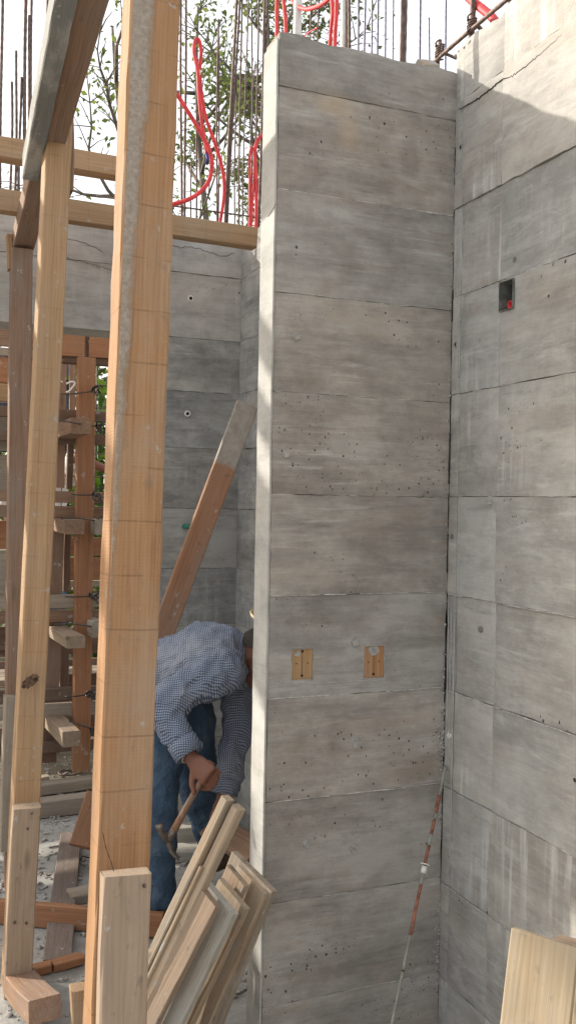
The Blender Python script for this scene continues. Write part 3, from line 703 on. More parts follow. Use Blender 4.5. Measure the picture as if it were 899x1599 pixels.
# studs behind the walers
for a, b, wdt, mt in (((0.837, 5.530, 1.614), (0.838, 5.530, 2.228), .048, 'brown'), ((0.900, 5.600, 1.608), (0.903, 5.600, 1.890), .036, 'dark'), ((0.817, 5.530, 0.992), (0.825, 5.530, 1.441), .075, 'brown'), ((0.894, 5.600, 0.999), (0.900, 5.600, 1.342), .040, 'dark'),
                     ((0.804, 5.530, 0.422), (0.816, 5.530, 0.842), .085, 'brown'), ((0.889, 5.600, 0.411), (0.891, 5.600, 0.747), .05, 'dark'), ((0.799, 5.530, 0.010), (0.802, 5.530, 0.272), .085, 'dark'), ((0.969, 5.950, 2.025), (0.967, 5.950, 2.413), .035, 'brown'), ((0.904, 5.950, 2.110), (0.904, 5.950, 2.408), .045, 'brown')):
    timber('stud', a, b, wdt, .04, (0, -1, 0), M[mt], fwk, .001, .002)
# sheathing planks on the left half
for y0, y1, mt in ((512, 545, 'brown'), (546, 559, 'grey'), (560, 600, 'orange'), (601, 629, 'yellow'), (652, 704, 'grey'), (706, 764, 'grey'), (806, 850, 'orange'), (851, 928, 'grey'), (970, 1006, 'dark'), (1122, 1160, 'brown')):
    a, b = V((0.539, 5.560, 1.467)), 1.0
    z = lambda q: a.z + (800 - q) * (5.56 / 1450 * .99)
    timber('plank', (-1.9, 5.56, (z(y0) + z(y1)) / 2), (.73, 5.565, (z(y0) + z(y1)) / 2 - .02), z(y0) - z(y1) - .004, .025, (0, -1, 0), M[mt], fwk, .001, .003)
# planks low on the right
for y0, y1, mt, xa, xb, Y in ((838, 868, 'orange', .78, 1.4, 5.72), (870, 905, 'orange', .78, 1.4, 5.73), (986, 1016, 'brown', .78, 1.4, 5.73), (1054, 1072, 'dark', .7, 1.4, 5.8), (1060, 1158, 'dark', .70, 1.4, 5.9)):
    a = V((0.929, 5.720, 1.470)); z = lambda q: a.z + (800 - q) * (5.72 / 1450 * .99)
    timber('plank', (xa, Y, (z(y0) + z(y1)) / 2), (xb, Y, (z(y0) + z(y1)) / 2 - .01), z(y0) - z(y1) - .004, .025, (0, -1, 0), M[mt], fwk, .001, .002)
# head planks under the lintel
h0, h1, h2, h3 = V((0.688, 5.440, 2.433)), V((0.949, 5.440, 2.436)), V((0.974, 5.440, 2.438)), V((1.147, 5.440, 2.437))
timber('plank', h0, h1, .125, .025, (0, -1, 0), M['orange'], fwk, .0008, .001); timber('plank', h2, h3, .125, .025, (0, -1, 0), M['orange'], fwk, .0008, .001)
h0, h3 = V((0.693, 5.470, 2.358)), V((1.173, 5.470, 2.364)); timber('waler', h0, h3, .045, .06, (0, -1, 0), M['dark'], fwk)
timber('stud', (0.958, 5.450, 2.360), (0.955, 5.450, 2.516), .014, .03, (0, -1, 0), M['dark'], fwk); timber('stud', (0.971, 5.450, 2.361), (0.968, 5.450, 2.517), .014, .03, (0, -1, 0), M['dark'], fwk)
# spacer blocks pointing at the camera, wired to the upright
for p, w_, h_, mt, dx in (((0.865, 5.020, 1.943), .105, .085, 'brown', -.02), ((0.853, 5.100, 1.399), .108, .078, 'brown', 0), ((0.862, 5.050, 0.779), .10, .065, 'tan', -.03), ((0.846, 5.050, 0.258), .095, .085, 'tan', -.03)):
    p = V(p); timber('spacer_block', p, p + V((dx, .46, 0)), w_, h_, (0, 0, 1), M[mt], fwk, .001, .001)
for p in ((1.019, 5.200, 1.397), (1.010, 5.200, 0.819)):
    p = V(p); timber('spacer_block', p, p + V((0, .3, 0)), .075, .085, (0, 0, 1), M['grey'], fwk, .001, .001)
# tie wires with twisted ends
WT = [(((0.737, 5.300, 2.138)), ((0.850, 5.300, 2.141)), ((0.979, 5.300, 2.164)), 1), (((0.724, 5.000, 1.968)), ((0.836, 4.990, 1.953)), ((0.994, 5.250, 1.961)), 2), (((0.866, 5.300, 1.577)), ((0.922, 5.290, 1.574)), ((0.992, 5.300, 1.576)), 1),
      (((0.773, 5.050, 1.444)), ((0.873, 5.060, 1.449)), ((1.003, 5.250, 1.428)), 2), (((0.840, 5.300, 1.000)), ((0.909, 5.290, 0.999)), ((0.983, 5.300, 1.000)), 1), (((0.741, 5.000, 0.886)), ((0.842, 5.000, 0.886)), ((0.995, 5.250, 0.831)), 2),
      (((0.849, 5.300, 0.436)), ((0.911, 5.290, 0.437)), ((0.974, 5.300, 0.442)), 1), (((0.823, 5.000, 0.367)), ((0.888, 5.100, 0.323)), ((0.990, 5.250, 0.256)), 2)]
for A, mid, B, kind in WT:
    A, mid, B = V(A), V(mid), V(B); pts = curve([A, mid, B], 6)
    o = tube('tie_wire', pts, .0042, M['wire'], fwk, 5)
    bm = bmesh.new()
    for q in range(5):
        e = B + V((random.uniform(.02, .075), random.uniform(-.05, .0), random.uniform(-.05, .045))); k1 = B + V((random.uniform(-.01, .03), -.035, random.uniform(-.03, .03)))
        tube_bm(bm, curve([B + V((-.01, -.012, 0)), k1, e], 5), .0045, 5)
    tube_bm(bm, [B + V((.006 * t - .01, -.02 + .012 * math.cos(t * 1.4), .012 * math.sin(t * 1.4))) for t in range(9)], .005, 5)
    from_bm('wire_twist', bm, M['wire'], o)
# steel mesh standing behind the formwork
mh = empty('rebar_mesh', (1.1, 6.1, FZ), 'thin steel reinforcing mesh standing behind the timber formwork', 'mesh')
for q in range(9): tube('bar', straight((.62 + .105 * q, 6.1, FZ), (.62 + .105 * q, 6.1, 2.45), .3, .004), .004, M['rebar'], mh, 6)
for q in range(17): tube('bar', straight((.5, 6.108, .05 + .15 * q), (1.6, 6.108, .05 + .15 * q), .3, .003), .004, M['rebar'], mh, 6)
sh = []
N = 60
for j in range(2):
    for i in range(N + 1): sh.append((.45 + .75 * i / N, 7.4 + .018 * math.sin(i * 1.3), 1.9 + .75 * j))
o = mesh('corrugated_sheet', sh, [(i, i + 1, N + 1 + i + 1, N + 1 + i) for i in range(N)], M['tarp'], None, None, True)
md = o.modifiers.new('thick', 'SOLIDIFY'); md.thickness = .004
tag(o, 'dark blue-grey corrugated sheet seen through the gap above the formwork', 'sheet')
rp_ = tube('white_rope', curve([(0.856, 5.880, 2.268), (0.879, 5.880, 2.282), (0.895, 5.880, 2.271), (0.919, 5.880, 2.268), (0.950, 5.880, 2.282), (0.970, 5.880, 2.272), (0.939, 5.880, 2.226), (0.919, 5.880, 2.213)], 5), .006, M['plastic'], None, 6)
tag(rp_, 'loose white cord draped over the stud tops behind the formwork', 'rope')

# ------------------------------------------------------------------ floor clutter
def lying(name, a, b, wd_, th, mat, lbl, cat='plank', lift=0., face=(0, 0, 1), **k):
    a, b = V(a), V(b); a.z = b.z = FZ + th / 2 + .004 + lift
    return tag(timber(name, a, b, wd_, th, face, mat, None, **k), lbl, cat)
lying('floor_timber', (0.563, 4.916, -0.100), (1.183, 4.925, -0.100), .09, .085, M['grey'], 'squared grey timber lying on the floor, nearer of the two', 'timber', 0, (0, 0, 1))
lying('floor_timber', (0.585, 5.270, -0.100), (1.278, 5.329, -0.100), .085, .06, M['grey'], 'grey timber lying on the floor behind the squared one', 'timber')
lying('floor_plank', (0.518, 3.310, -0.100), (0.769, 4.544, -0.100), .100, .025, M['dusty'], 'dusty dark plank lying flat on the floor, pointing away')
lying('offcut', (0.427, 3.278, -0.100), (0.490, 3.278, -0.100), .045, .028, M['orange'], 'small orange offcut, left of the two lying end to end', 'offcut')
lying('offcut', (0.495, 3.285, -0.100), (0.604, 3.303, -0.100), .050, .028, M['orange'], 'longer orange offcut, right of the two lying end to end', 'offcut')
o = timber('timber_block', (0.370, 3.183, -0.126), (0.414, 2.841, -0.059), .10, .07, (0, 0, 1), M['brown'], None); o.location.z = FZ + .042
tag(o, 'thick brown timber block on the floor at the foot of the grey cleat', 'block')
o = timber('timber_block', ((0.509, 2.782, -0.100)[0], (0.509, 2.782, -0.100)[1], FZ + .005), ((0.509, 2.782, -0.100)[0], (0.509, 2.782, -0.100)[1], FZ + .19), .06, .05, (0, -1, 0), M['yellow'], None)
tag(o, 'small yellow block upright on the floor left of the thick post', 'block')
lying('floor_plank', (0.641, 3.823, -0.100), (0.807, 3.842, -0.100), .09, .04, M['grey'], 'short grey plank end poking out beside the thick post', 'plank', .0)
o = timber('kicker_plank', (0.821, 4.191, 0.218), (0.733, 4.063, 0.036), .10, .03, (-.2, -1, .3), M['orange'], None, cut=.0)
tag(o, 'dark orange plank foot slanting to the floor behind the thick post', 'plank')
a, b = V((0.225, 3.808, -0.100)), V((0.921, 3.388, -0.100)); a.z = b.z = FZ + .05
tag(timber('floor_rail', a, b, .090, .03, (-.3, -1, 0), M['orange'], None, .001, .003), 'orange board on edge along the floor behind the post feet', 'plank')
for a, b, nm in (((0.568, 4.118, -0.100), (0.610, 4.110, -0.100), 'l'), ((0.758, 4.233, -0.100), (0.817, 4.268, -0.100), 'k')):
    a, b = V(a), V(b); a.z = b.z = FZ + .012
    tag(tube('wire_scrap', curve([a, a.lerp(b, .3) + V((0, .02, .004)), a.lerp(b, .7) + V((0, -.015, .002)), b], 5), .0035, M['wire'], None, 5), 'bent wire scrap on the floor left of the dusty plank' if nm == 'l' else 'bent wire scrap on the floor beside the slanting plank foot', 'wire')
a = V((0.891, 5.609, -0.100)); tag(tube('wire_hook', curve([a + V((.12, 0, .01)), a + V((.04, -.05, .012)), a + V((-.02, -.02, .014)), a + V((0, .06, .012)), a + V((.10, .05, .01))], 6), .006, M['rebar'], None, 6), 'bent rebar hook lying on the ground by the orange upright', 'wire')
tag(timber('timber_block', V((0.727, 5.492, -0.100)) + V((0, 0, .02)), V((0.792, 5.496, -0.100)) + V((0, 0, .02)), .06, .04, (0, 0, 1), M['grey'], None), 'little grey block on the ground beyond the floor timbers', 'block')
tag(timber('timber_block', V((1.073, 5.506, -0.100)) + V((0, 0, 0)), V((1.134, 5.830, -0.100)) * 1.0 + V((0, -.3, .13)), .05, .05, (0, -1, 0), M['orange'], None), 'orange block peg beside the thick post near the floor timbers', 'block')
# behind the worker: low formwork boards against the back wall
lying('floor_plank', (1.139, 4.137, -0.100), (1.465, 4.087, -0.100), .12, .05, M['cemented'], 'pale plank lying behind the worker against the back corner')
lying('floor_plank', (1.180, 4.291, -0.100), (1.496, 4.232, -0.100), .12, .10, M['cemented'], 'thicker pale timber on the floor behind the worker', 'plank')
tag(timber('leaning_plank', (1.299, 4.261, -0.129), (1.335, 4.413, 0.386), .17, .025, (0, -1, .1), M['cemented'], None), 'grey plank with a knot leaning on the wall between the worker\'s legs', 'plank')
tag(timber('brace_plank', (1.120, 3.441, 0.280), (1.180, 3.070, 0.298), .105, .04, (-.25, -.8, .6), M['brown'], None), 'brown timber low down that the worker is working on', 'plank')

# rubble, chips and sawdust
bm = bmesh.new()
for q in range(2600):
    if random.random() < .6: x, y = random.uniform(.2, 1.5), random.uniform(2.9, 5.0)
    else: x, y = random.uniform(.2, 1.6), random.uniform(4.8, 6.0)
    s = abs(random.gauss(0, .006)) + .002
    if random.random() < .02: s *= 1.8
    if random.random() < .35:
        bmesh.ops.create_cube(bm, size=s * 2, matrix=Matrix.Translation((x, y, FZ + s * .3)) @ Matrix.Rotation(random.uniform(0, 6.28), 4, 'Z') @ Matrix.Diagonal((random.uniform(1, 3.5), .6, .3, 1)))
    else:
        bmesh.ops.create_icosphere(bm, subdivisions=1, radius=s, matrix=Matrix.Translation((x, y, FZ + s * .4)) @ Matrix.Rotation(random.uniform(0, 6), 4, (random.random(), random.random(), .3)) @ Matrix.Diagonal((1, random.uniform(.6, 1), .6, 1)))
tag(from_bm('floor_rubble', bm, M['stone'], None, None, False), 'scattered stone chips and wood crumbs over the floor', 'rubble', None, 'stuff')

# ------------------------------------------------------------------ starter bars and hoses above the walls
def bar(p0, p1, r, lbl, grp, mat='rebar', wob=.004):
    return tag(tube('starter_bar', straight(p0, p1, .022 if r > .005 else .06, wob), r, M[mat], None, 6, .16 if r > .005 else 0), lbl, 'rebar', grp)
g1 = 'starter bars rising from the back corner'
for p0, p1, r in (((1.287, 4.620, 2.888), (1.262, 4.620, 4.295), 0.006), ((1.309, 4.620, 2.890), (1.284, 4.620, 4.300), 0.006), ((1.362, 4.620, 2.897), (1.360, 4.620, 3.763), 0.005), ((1.475, 4.620, 2.911), (1.465, 4.620, 4.047), 0.005), ((1.482, 4.620, 2.912), (1.474, 4.620, 3.950), 0.004), ((1.521, 4.620, 2.917), (1.565, 4.620, 4.334), 0.007), ((1.531, 4.620, 2.918), (1.583, 4.620, 4.305), 0.0055), ((1.598, 4.620, 2.926), (1.589, 4.620, 4.373), 0.005), ((1.616, 4.620, 2.929), (1.626, 4.620, 4.282), 0.004), ((1.666, 4.620, 2.935), (1.650, 4.620, 4.120), 0.0045), ((1.691, 4.620, 2.938), (1.682, 4.620, 4.362), 0.005), ((1.705, 4.620, 2.940), (1.724, 4.620, 4.405), 0.008), ((1.724, 4.620, 2.942), (1.739, 4.620, 4.409), 0.0065), ((1.331, 4.620, 2.893), (1.337, 4.620, 3.300), 0.004), ((1.573, 4.620, 2.923), (1.568, 4.620, 3.770), 0.004), ((1.644, 4.620, 2.932), (1.666, 4.620, 3.855), 0.0035)):
    bar(p0, p1, r, 'thin dark starter bar above the back corner, seen against the trees', g1)
g2 = 'starter bars seen at the far upper left'
for p0, p1, r in (((0.402, 4.630, 2.868), (0.392, 4.630, 4.154), 0.007), ((0.449, 4.630, 2.874), (0.445, 4.630, 3.535), 0.006), ((0.467, 4.630, 2.877), (0.466, 4.630, 3.685), 0.006), ((0.487, 4.630, 2.879), (0.486, 4.630, 3.567), 0.006), ((0.508, 4.630, 2.882), (0.505, 4.630, 4.060), 0.008), ((0.523, 4.630, 2.884), (0.526, 4.630, 3.866), 0.007), ((0.532, 4.630, 2.885), (0.534, 4.630, 4.127), 0.006), ((0.613, 4.630, 2.896), (0.604, 4.630, 4.083), 0.006)):
    bar(p0, p1, r, 'dark starter bar behind the beams at the upper left', g2)
g3 = 'bluish starter bars behind the wall stub'
for p0, p1, r, mt in (((1.660, 3.482, 3.377), (1.660, 3.494, 3.794), 0.0075, 'rebar'), ((1.660, 3.461, 3.368), (1.660, 3.476, 3.784), 0.00675, 'rebar'), ((2.658, 5.400, 4.331), (2.643, 5.400, 5.037), 0.007, 'rebarv'), ((2.700, 5.400, 4.322), (2.698, 5.400, 5.050), 0.007, 'rebarv'), ((2.753, 5.400, 4.320), (2.744, 5.400, 5.061), 0.0064, 'rebarv'), ((2.797, 5.400, 4.316), (2.788, 5.400, 5.071), 0.0072, 'rebarv'), ((2.854, 5.400, 4.315), (2.840, 5.400, 5.083), 0.0064, 'rebarv'), ((2.906, 5.400, 4.308), (2.903, 5.400, 5.098), 0.0056, 'rebarv'), ((1.416, 2.570, 2.816), (1.413, 2.570, 3.246), 0.0065, 'rebar'), ((1.426, 2.570, 2.818), (1.422, 2.570, 3.248), 0.0065, 'rebar'), ((3.108, 5.400, 4.320), (3.104, 5.400, 5.146), 0.008, 'rebarv'), ((3.310, 5.400, 4.307), (3.295, 5.400, 5.192), 0.007, 'rebarv'), ((1.660, 3.865, 3.560), (1.660, 3.870, 3.993), 0.0042, 'rebar'), ((1.660, 3.785, 3.519), (1.660, 3.777, 3.944), 0.0042, 'rebar'), ((1.660, 3.642, 3.452), (1.660, 3.641, 3.872), 0.00525, 'rebar')):
    far = p0[0] > 1.6 and mt == 'rebar'
    bar(p0, p1, r, 'thin bluish starter bar showing above the top of the wall stub' if mt == 'rebarv' else 'brown bar rising beside the red hoses above the wall stub' if far else 'thick brown starter bar of the close pair standing on the stub top', g3 if mt == 'rebarv' else 'bars among the hoses' if far else 'close pair of thick bars', mt, .0015)
bar((3.185, 5.400, 4.360), (3.173, 5.400, 4.790), .006, 'short bluish bar end showing above the stub beside the corner', None, 'rebarv', .001)
# cage on top of the right wall
g4 = 'bar cage on the right wall top'
for p0, p1, r, lbl in (((1.660, 2.558, 3.033), (1.660, 2.550, 3.294), .009, 'thick upright bar of the cage above the right wall'), ((1.660, 2.760, 3.018), (1.660, 2.752, 3.137), .006, 'short upright bar where the cage above the right wall begins'), ((1.660, 2.349, 3.016), (1.660, 2.349, 3.188), .007, 'rightmost upright bar of the cage above the right wall'),
                       ((1.650, 2.774, 3.066), (1.650, 2.189, 3.079), .007, 'horizontal bar of the cage running along the right wall top'), ((1.655, 2.553, 3.107), (1.700, 2.540, 3.069), .006, 'short tie bar crossing the cage above the right wall'), ((1.655, 2.751, 3.100), (1.700, 2.708, 3.061), .005, 'short hooked bar at the start of the right wall cage')):
    bar(p0, p1, r, lbl, None, 'rebar', .002)
for c in ((1.652, 2.544, 3.082), (1.652, 2.737, 3.085)):
    bm = bmesh.new(); c = V(c)
    for q in range(5): tube_bm(bm, [c + V((.014 * math.cos(t * .8 + q), .016 * math.sin(t * .8 + q), -.02 + .01 * q + .002 * t)) for t in range(9)], .003, 5)
    tag(from_bm('tie_wire', bm, M['rebar']), 'wire binding on the thick upright cage bar' if c.y < 2.6 else 'wire binding on the short cage bar near the corner', 'wire')
tg = tube('tie_bar', straight((0.846, 4.600, 3.041), (1.728, 4.600, 3.049), .1, .004), .004, M['rebar'], None, 6); tag(tg, 'thin horizontal bar tied across the starter bars over the back wall', 'rebar')

def hose(pts, r, lbl, parent=None, name='hose'):
    r *= .85
    return tag(tube(name, curve(pts, 7), r, M['red'], None, 10, .03), lbl, 'hose')
h = hose([(1.100, 4.500, 3.637), (1.198, 4.500, 3.586), (1.272, 4.500, 3.498), (1.340, 4.500, 3.405), (1.388, 4.500, 3.326), (1.406, 4.500, 3.252), (1.391, 4.500, 3.163), (1.339, 4.500, 3.094), (1.267, 4.500, 3.046), (1.195, 4.550, 3.025), (1.141, 4.620, 2.986), (1.135, 4.640, 2.871)], .0125, 'red flexible hose bowing out in a wide curve left of the loop')
h = hose([(1.482, 4.620, 2.909), (1.488, 4.600, 3.003), (1.500, 4.580, 3.148), (1.480, 4.560, 3.263), (1.434, 4.550, 3.383), (1.387, 4.550, 3.495), (1.362, 4.550, 3.604), (1.349, 4.550, 3.731), (1.354, 4.550, 3.822), (1.343, 4.550, 3.881), (1.323, 4.550, 3.877), (1.314, 4.540, 3.810), (1.333, 4.530, 3.713), (1.342, 4.530, 3.593), (1.358, 4.530, 3.467), (1.377, 4.530, 3.367), (1.388, 4.530, 3.311)], .0105, 'red flexible hose folded into a tall narrow loop against the sky')
tube('hose_tip', [(1.388, 4.530, 3.311), (1.393, 4.530, 3.286), (1.389, 4.530, 3.259)], .009, M['blue'], h, 8)
tube('tie_tape', [(1.339, 4.550, 3.713), (1.350, 4.550, 3.709)], .022, M['plastic'], h, 10)
h = hose([(1.648, 4.600, 2.914), (1.649, 4.600, 3.075), (1.646, 4.600, 3.242), (1.643, 4.600, 3.358), (1.653, 4.600, 3.407), (1.668, 4.600, 3.379), (1.669, 4.600, 3.245), (1.659, 4.600, 3.076), (1.659, 4.600, 2.922)], .008, 'red hose folded into a narrow upright loop beside the wall stub')
h = hose([(1.684, 4.600, 2.919), (1.685, 4.600, 3.080), (1.681, 4.600, 3.247), (1.672, 4.600, 3.380), (1.681, 4.600, 3.441), (1.709, 4.600, 3.480), (1.749, 4.600, 3.493)], .011, 'thick red hose hooking over to the right behind the stub edge')
h = hose([(1.735, 4.630, 2.933), (1.732, 4.630, 3.061), (1.732, 4.630, 3.264), (1.736, 4.630, 3.417), (1.760, 4.630, 3.489)], .006, 'thin red hose tight against the edge of the wall stub')
h = hose([(1.655, 4.275, 3.737), (1.655, 4.273, 3.861), (1.655, 4.279, 3.973), (1.655, 4.265, 4.051), (1.655, 4.214, 4.032), (1.655, 4.176, 3.924), (1.655, 4.155, 3.822), (1.655, 4.141, 3.709)], 0.0106, 'red hose looped at the left end of the stub top')
h = hose([(1.655, 4.214, 4.026), (1.655, 4.113, 3.957), (1.655, 4.031, 3.875), (1.655, 3.908, 3.797), (1.655, 3.764, 3.742), (1.655, 3.656, 3.720), (1.655, 3.605, 3.727)], 0.0112, 'red hose curving sideways across the top of the frame')
h = hose([(1.655, 3.645, 3.477), (1.655, 3.636, 3.568), (1.655, 3.620, 3.642), (1.655, 3.637, 3.732), (1.655, 3.634, 3.812)], 0.0094, 'red hose rising from the stub, left of an upright pair')
h = hose([(1.655, 3.592, 3.454), (1.655, 3.590, 3.547), (1.655, 3.581, 3.624), (1.655, 3.582, 3.786)], 0.0106, 'red hose rising from the stub, right of an upright pair')
h = hose([(1.655, 3.946, 3.682), (1.655, 3.888, 3.678), (1.655, 3.773, 3.651)], 0.0037, 'thin red cord slanting low over the stub top')
h = hose([(1.680, 2.673, 3.279), (1.680, 2.594, 3.198), (1.680, 2.520, 3.129), (1.680, 2.465, 3.075), (1.670, 2.381, 2.975)], .016, 'thick red hose slanting down behind the right wall top')
cg = tube('corrugated_tube', straight((1.655, 4.012, 3.637), (1.655, 4.007, 4.005), .006), .018, M['plastic'], None, 12, .12); tag(cg, 'grey-white corrugated tube standing on the wall stub', 'tube')
wt = tube('white_tube', straight((1.655, 3.503, 3.401), (1.655, 3.506, 3.746), .03), .015, M['plastic'], None, 10); tag(wt, 'smooth white tube standing next to the thick bars on the stub', 'tube')
tag(timber('wood_wedge', (1.468, 2.550, 2.928), (1.554, 2.600, 2.966), .03, .02, (-.2, -1, .5), M['pale'], None), 'little wooden wedge lying over the stub top near the corner', 'wedge')
bm = bmesh.new()
for q in range(160):
    x = random.choice([random.uniform(1.0, 1.56), random.gauss(1.44, .03)]); s = random.uniform(.002, .008)
    bmesh.ops.create_icosphere(bm, subdivisions=1, radius=s, matrix=Matrix.Translation((x, random.uniform(2.53, 2.61), 2.908 + s * .3)) @ Matrix.Diagonal((1.3, 1, .7, 1)))
tag(from_bm('mortar_crumbs', bm, M['stone'], pier, None, False), kind='stuff')
bm = bmesh.new()
for q in range(420):
    y = random.uniform(1.7, 2.55); s = random.uniform(.003, .011)
    bmesh.ops.create_icosphere(bm, subdivisions=1, radius=s, matrix=Matrix.Translation((random.uniform(1.585, 1.70), y, 2.972 + .012 * noise.noise((y * 9, 0, 0)) + s * .2)) @ Matrix.Diagonal((1.3, 1, .7, 1)))
tag(from_bm('mortar_crumbs', bm, M['stone'], rw, None, False), kind='stuff')

# ------------------------------------------------------------------ trees and plants beyond
def leafcard(bm, c, s, d=None):
    d = d or V((random.gauss(0, 1), random.gauss(0, 1), random.gauss(-.3, .7))).normalized()
    n = V((random.gauss(0, 1), random.gauss(0, 1), random.gauss(.4, 1))); x = d.cross(n).normalized(); f = x.cross(d) * .12 * s
    a, b, e, g = c, c + d * s * .45 + x * s * .26 + f, c + d * s, c + d * s * .45 - x * s * .26 + f
    vs = [bm.verts.new(q) for q in (a, b, e, g)]; bm.faces.new((vs[0], vs[1], vs[2])); bm.faces.new((vs[0], vs[2], vs[3]))
def tree(base, h, lean_, spread, nb, leaves, ls, lbl, seed, low=.3):
    random.seed(seed)
    t = empty('tree', base, lbl, 'tree', None); base = V(base)
    path = [base + V((lean_[0] * q + .08 * math.sin(q * 7 + seed), lean_[1] * q + .08 * math.cos(q * 6), h * q)) for q in [i / 14 for i in range(15)]]
    bm = bmesh.new(); tube_bm(bm, path, [.07 * (1 - .82 * i / 14) for i in range(15)], 7); lb = bmesh.new(); tips = []
    for q in range(nb):
        f = random.uniform(low, 1); i = min(13, int(f * 14)); p = path[i].lerp(path[i + 1], f * 14 - i)
        an = random.uniform(0, 6.28); L = spread * random.uniform(.4, 1) * (1.2 - f * .6)
        d = V((math.cos(an), math.sin(an), random.uniform(.2, 1.0))).normalized(); pts = [p]
        for s in range(7):
            d = (d + V((random.gauss(0, .18), random.gauss(0, .18), random.gauss(.04, .15)))).normalized(); pts.append(pts[-1] + d * L / 7)
        tube_bm(bm, pts, [.022 * (1 - .8 * s / 7) for s in range(8)], 5)
        for s in range(3, 8):
            for z in range(2):
                d2 = (d + V((random.gauss(0, .7), random.gauss(0, .7), random.gauss(0, .5)))).normalized(); e = pts[s] + d2 * random.uniform(.15, .4)
                tube_bm(bm, [pts[s], pts[s].lerp(e, .5) + V((0, 0, .02)), e], [.007, .005, .003], 4, False); tips += [(pts[s], e)]
    for q in range(leaves):
        a, e = random.choice(tips); c = a.lerp(e, random.uniform(.2, 1.15)) + V((random.gauss(0, .07), random.gauss(0, .07), random.gauss(0, .06)))
        leafcard(lb, c, ls * random.uniform(.6, 1.3))
    from_bm('trunk', bm, M['bark'], t); from_bm('crown', lb, M['leaf'], t, None, False)
tree((2.867, 8.200, -0.100), 6.6, (.35, .2), 1.7, 34, 3600, .066, 'slender sparse-leaved tree beyond the wall, nearest the stub edge', 3)
tree((2.893, 9.000, -0.100), 6.8, (-.1, .3), 1.6, 20, 1500, .07, 'thin sparse tree beyond the wall behind the red loop', 5)
tree((2.444, 8.600, -0.100), 6.2, (-.6, .3), 1.9, 13, 750, .07, 'leaning thin tree whose twigs show left of the thick post', 11, .45)
tree((3.602, 9.400, -0.100), 7.6, (.2, .1), 1.5, 26, 2700, .066, 'dense young tree beyond the wall just left of the stub top', 17)
random.seed(99)
def blade_mesh(L, W):
    vs, fs = [], []
    n = 8
    for i in range(n + 1):
        t = i / n; wv = W * math.sin(math.pi * min(1, t * .93 + .07)) ** .8
        y = L * t * (1 - .25 * t); z = L * (.75 * t - .75 * t * t)
        vs += [(-wv, y, z + .15 * wv), (0, y, z - .1 * wv), (wv, y, z + .15 * wv)]
    for i in range(n):
        for j in range(2): fs.append((i * 3 + j, i * 3 + j + 1, i * 3 + j + 4, i * 3 + j + 3))
    me = bpy.data.meshes.new('leaf'); me.from_pydata(vs, [], fs); me.materials.append(M['blade']); me.polygons.foreach_set('use_smooth', [True] * len(fs)); return me
bmesh_a = blade_mesh(.75, .085)
for k_, (px, py, hh, lbl) in enumerate((((1.405, 7.300, -0.100), 0, 2.5, 'bright green broad-leaved plant seen through the gap by the thick post'), ((1.370, 7.900, -0.100), 0, 2.3, 'green broad-leaved plant behind the formwork upright'), ((1.663, 7.800, -0.100), 0, 2.9, 'tall green broad-leaved plant hidden mostly by the thick post'), ((1.268, 8.200, -0.100), 0, 2.0, 'green plant behind the left end of the steel mesh'))):
    t = empty('leafy_plant', px, lbl, 'plant', None); b0 = V(px)
    tube('stem', [b0, b0 + V((.02, 0, hh * .5)), b0 + V((0, .03, hh))], [.04, .03, .015], M['blade'], t, 8)
    for q in range(34):
        z = hh * (.12 + .9 * q / 34); o = bpy.data.objects.new('leaf', bmesh_a)
        mm = Matrix.Translation(b0 + V((0, 0, z))) @ Matrix.Rotation(q * 2.4, 4, 'Z') @ Matrix.Rotation(random.uniform(-.5, .35), 4, 'X') @ Matrix.Scale(random.uniform(.7, 1.2), 4)
        put(o, t, mm)

bm = bmesh.new()
for q in range(16000):
    x = random.uniform(-2.5, 5.5); y = random.gauss(11.5, .8); top = 3.7 + .9 * noise.noise((x * .9, 3, 1)); z = FZ + top * random.random() ** .7
    leafcard(bm, V((x, y, z)), random.uniform(.08, .2))
tag(from_bm('background_foliage', bm, M['leaf'], None, None, False), 'mass of green undergrowth far behind the formwork', 'foliage', None, 'stuff')
# ------------------------------------------------------------------ people
def ell_loft(bm, rows, side):
    """rows: (centre, half width along side, half depth); a closed elliptical loft"""
    rows = [(V(c), a, b) for c, a, b in rows]; rings = []; seg = 20
    for i, (c, a, b) in enumerate(rows):
        d = (rows[min(i + 1, len(rows) - 1)][0] - rows[max(i - 1, 0)][0]).normalized()
        s = V(side); s = (s - d * s.dot(d)).normalized(); n = d.cross(s)
        rings.append([bm.verts.new(c + s * a * math.cos(6.2832 * k / seg) + n * b * math.sin(6.2832 * k / seg)) for k in range(seg)])
    for i in range(len(rings) - 1):
        for k in range(seg): bm.faces.new((rings[i][k], rings[i][(k + 1) % seg], rings[i + 1][(k + 1) % seg], rings[i + 1][k]))
    bm.faces.new(rings[0][::-1]); bm.faces.new(rings[-1])
def ball(bm, c, r, sc=(1, 1, 1), rot=None):
    bmesh.ops.create_uvsphere(bm, u_segments=14, v_segments=9, radius=r, matrix=Matrix.Translation(V(c)) @ (rot or Matrix.Identity(4)) @ Matrix.Diagonal((*sc, 1)))
def limb(bm, pts, rr):
    """tapered limb with rounded ends through the joints"""
    P_ = [V(p) for p in pts]; out, rad = [], []
    for i in range(len(P_) - 1):
        for k in range(6): t = k / 6; out.append(P_[i].lerp(P_[i + 1], t)); rad.append(rr[i] + (rr[i + 1] - rr[i]) * t)
    out.append(P_[-1]); rad.append(rr[-1]); tube_bm(bm, out, rad, 14)
    for p, r in zip(P_, rr): ball(bm, p, r * .99)
TEX = {}
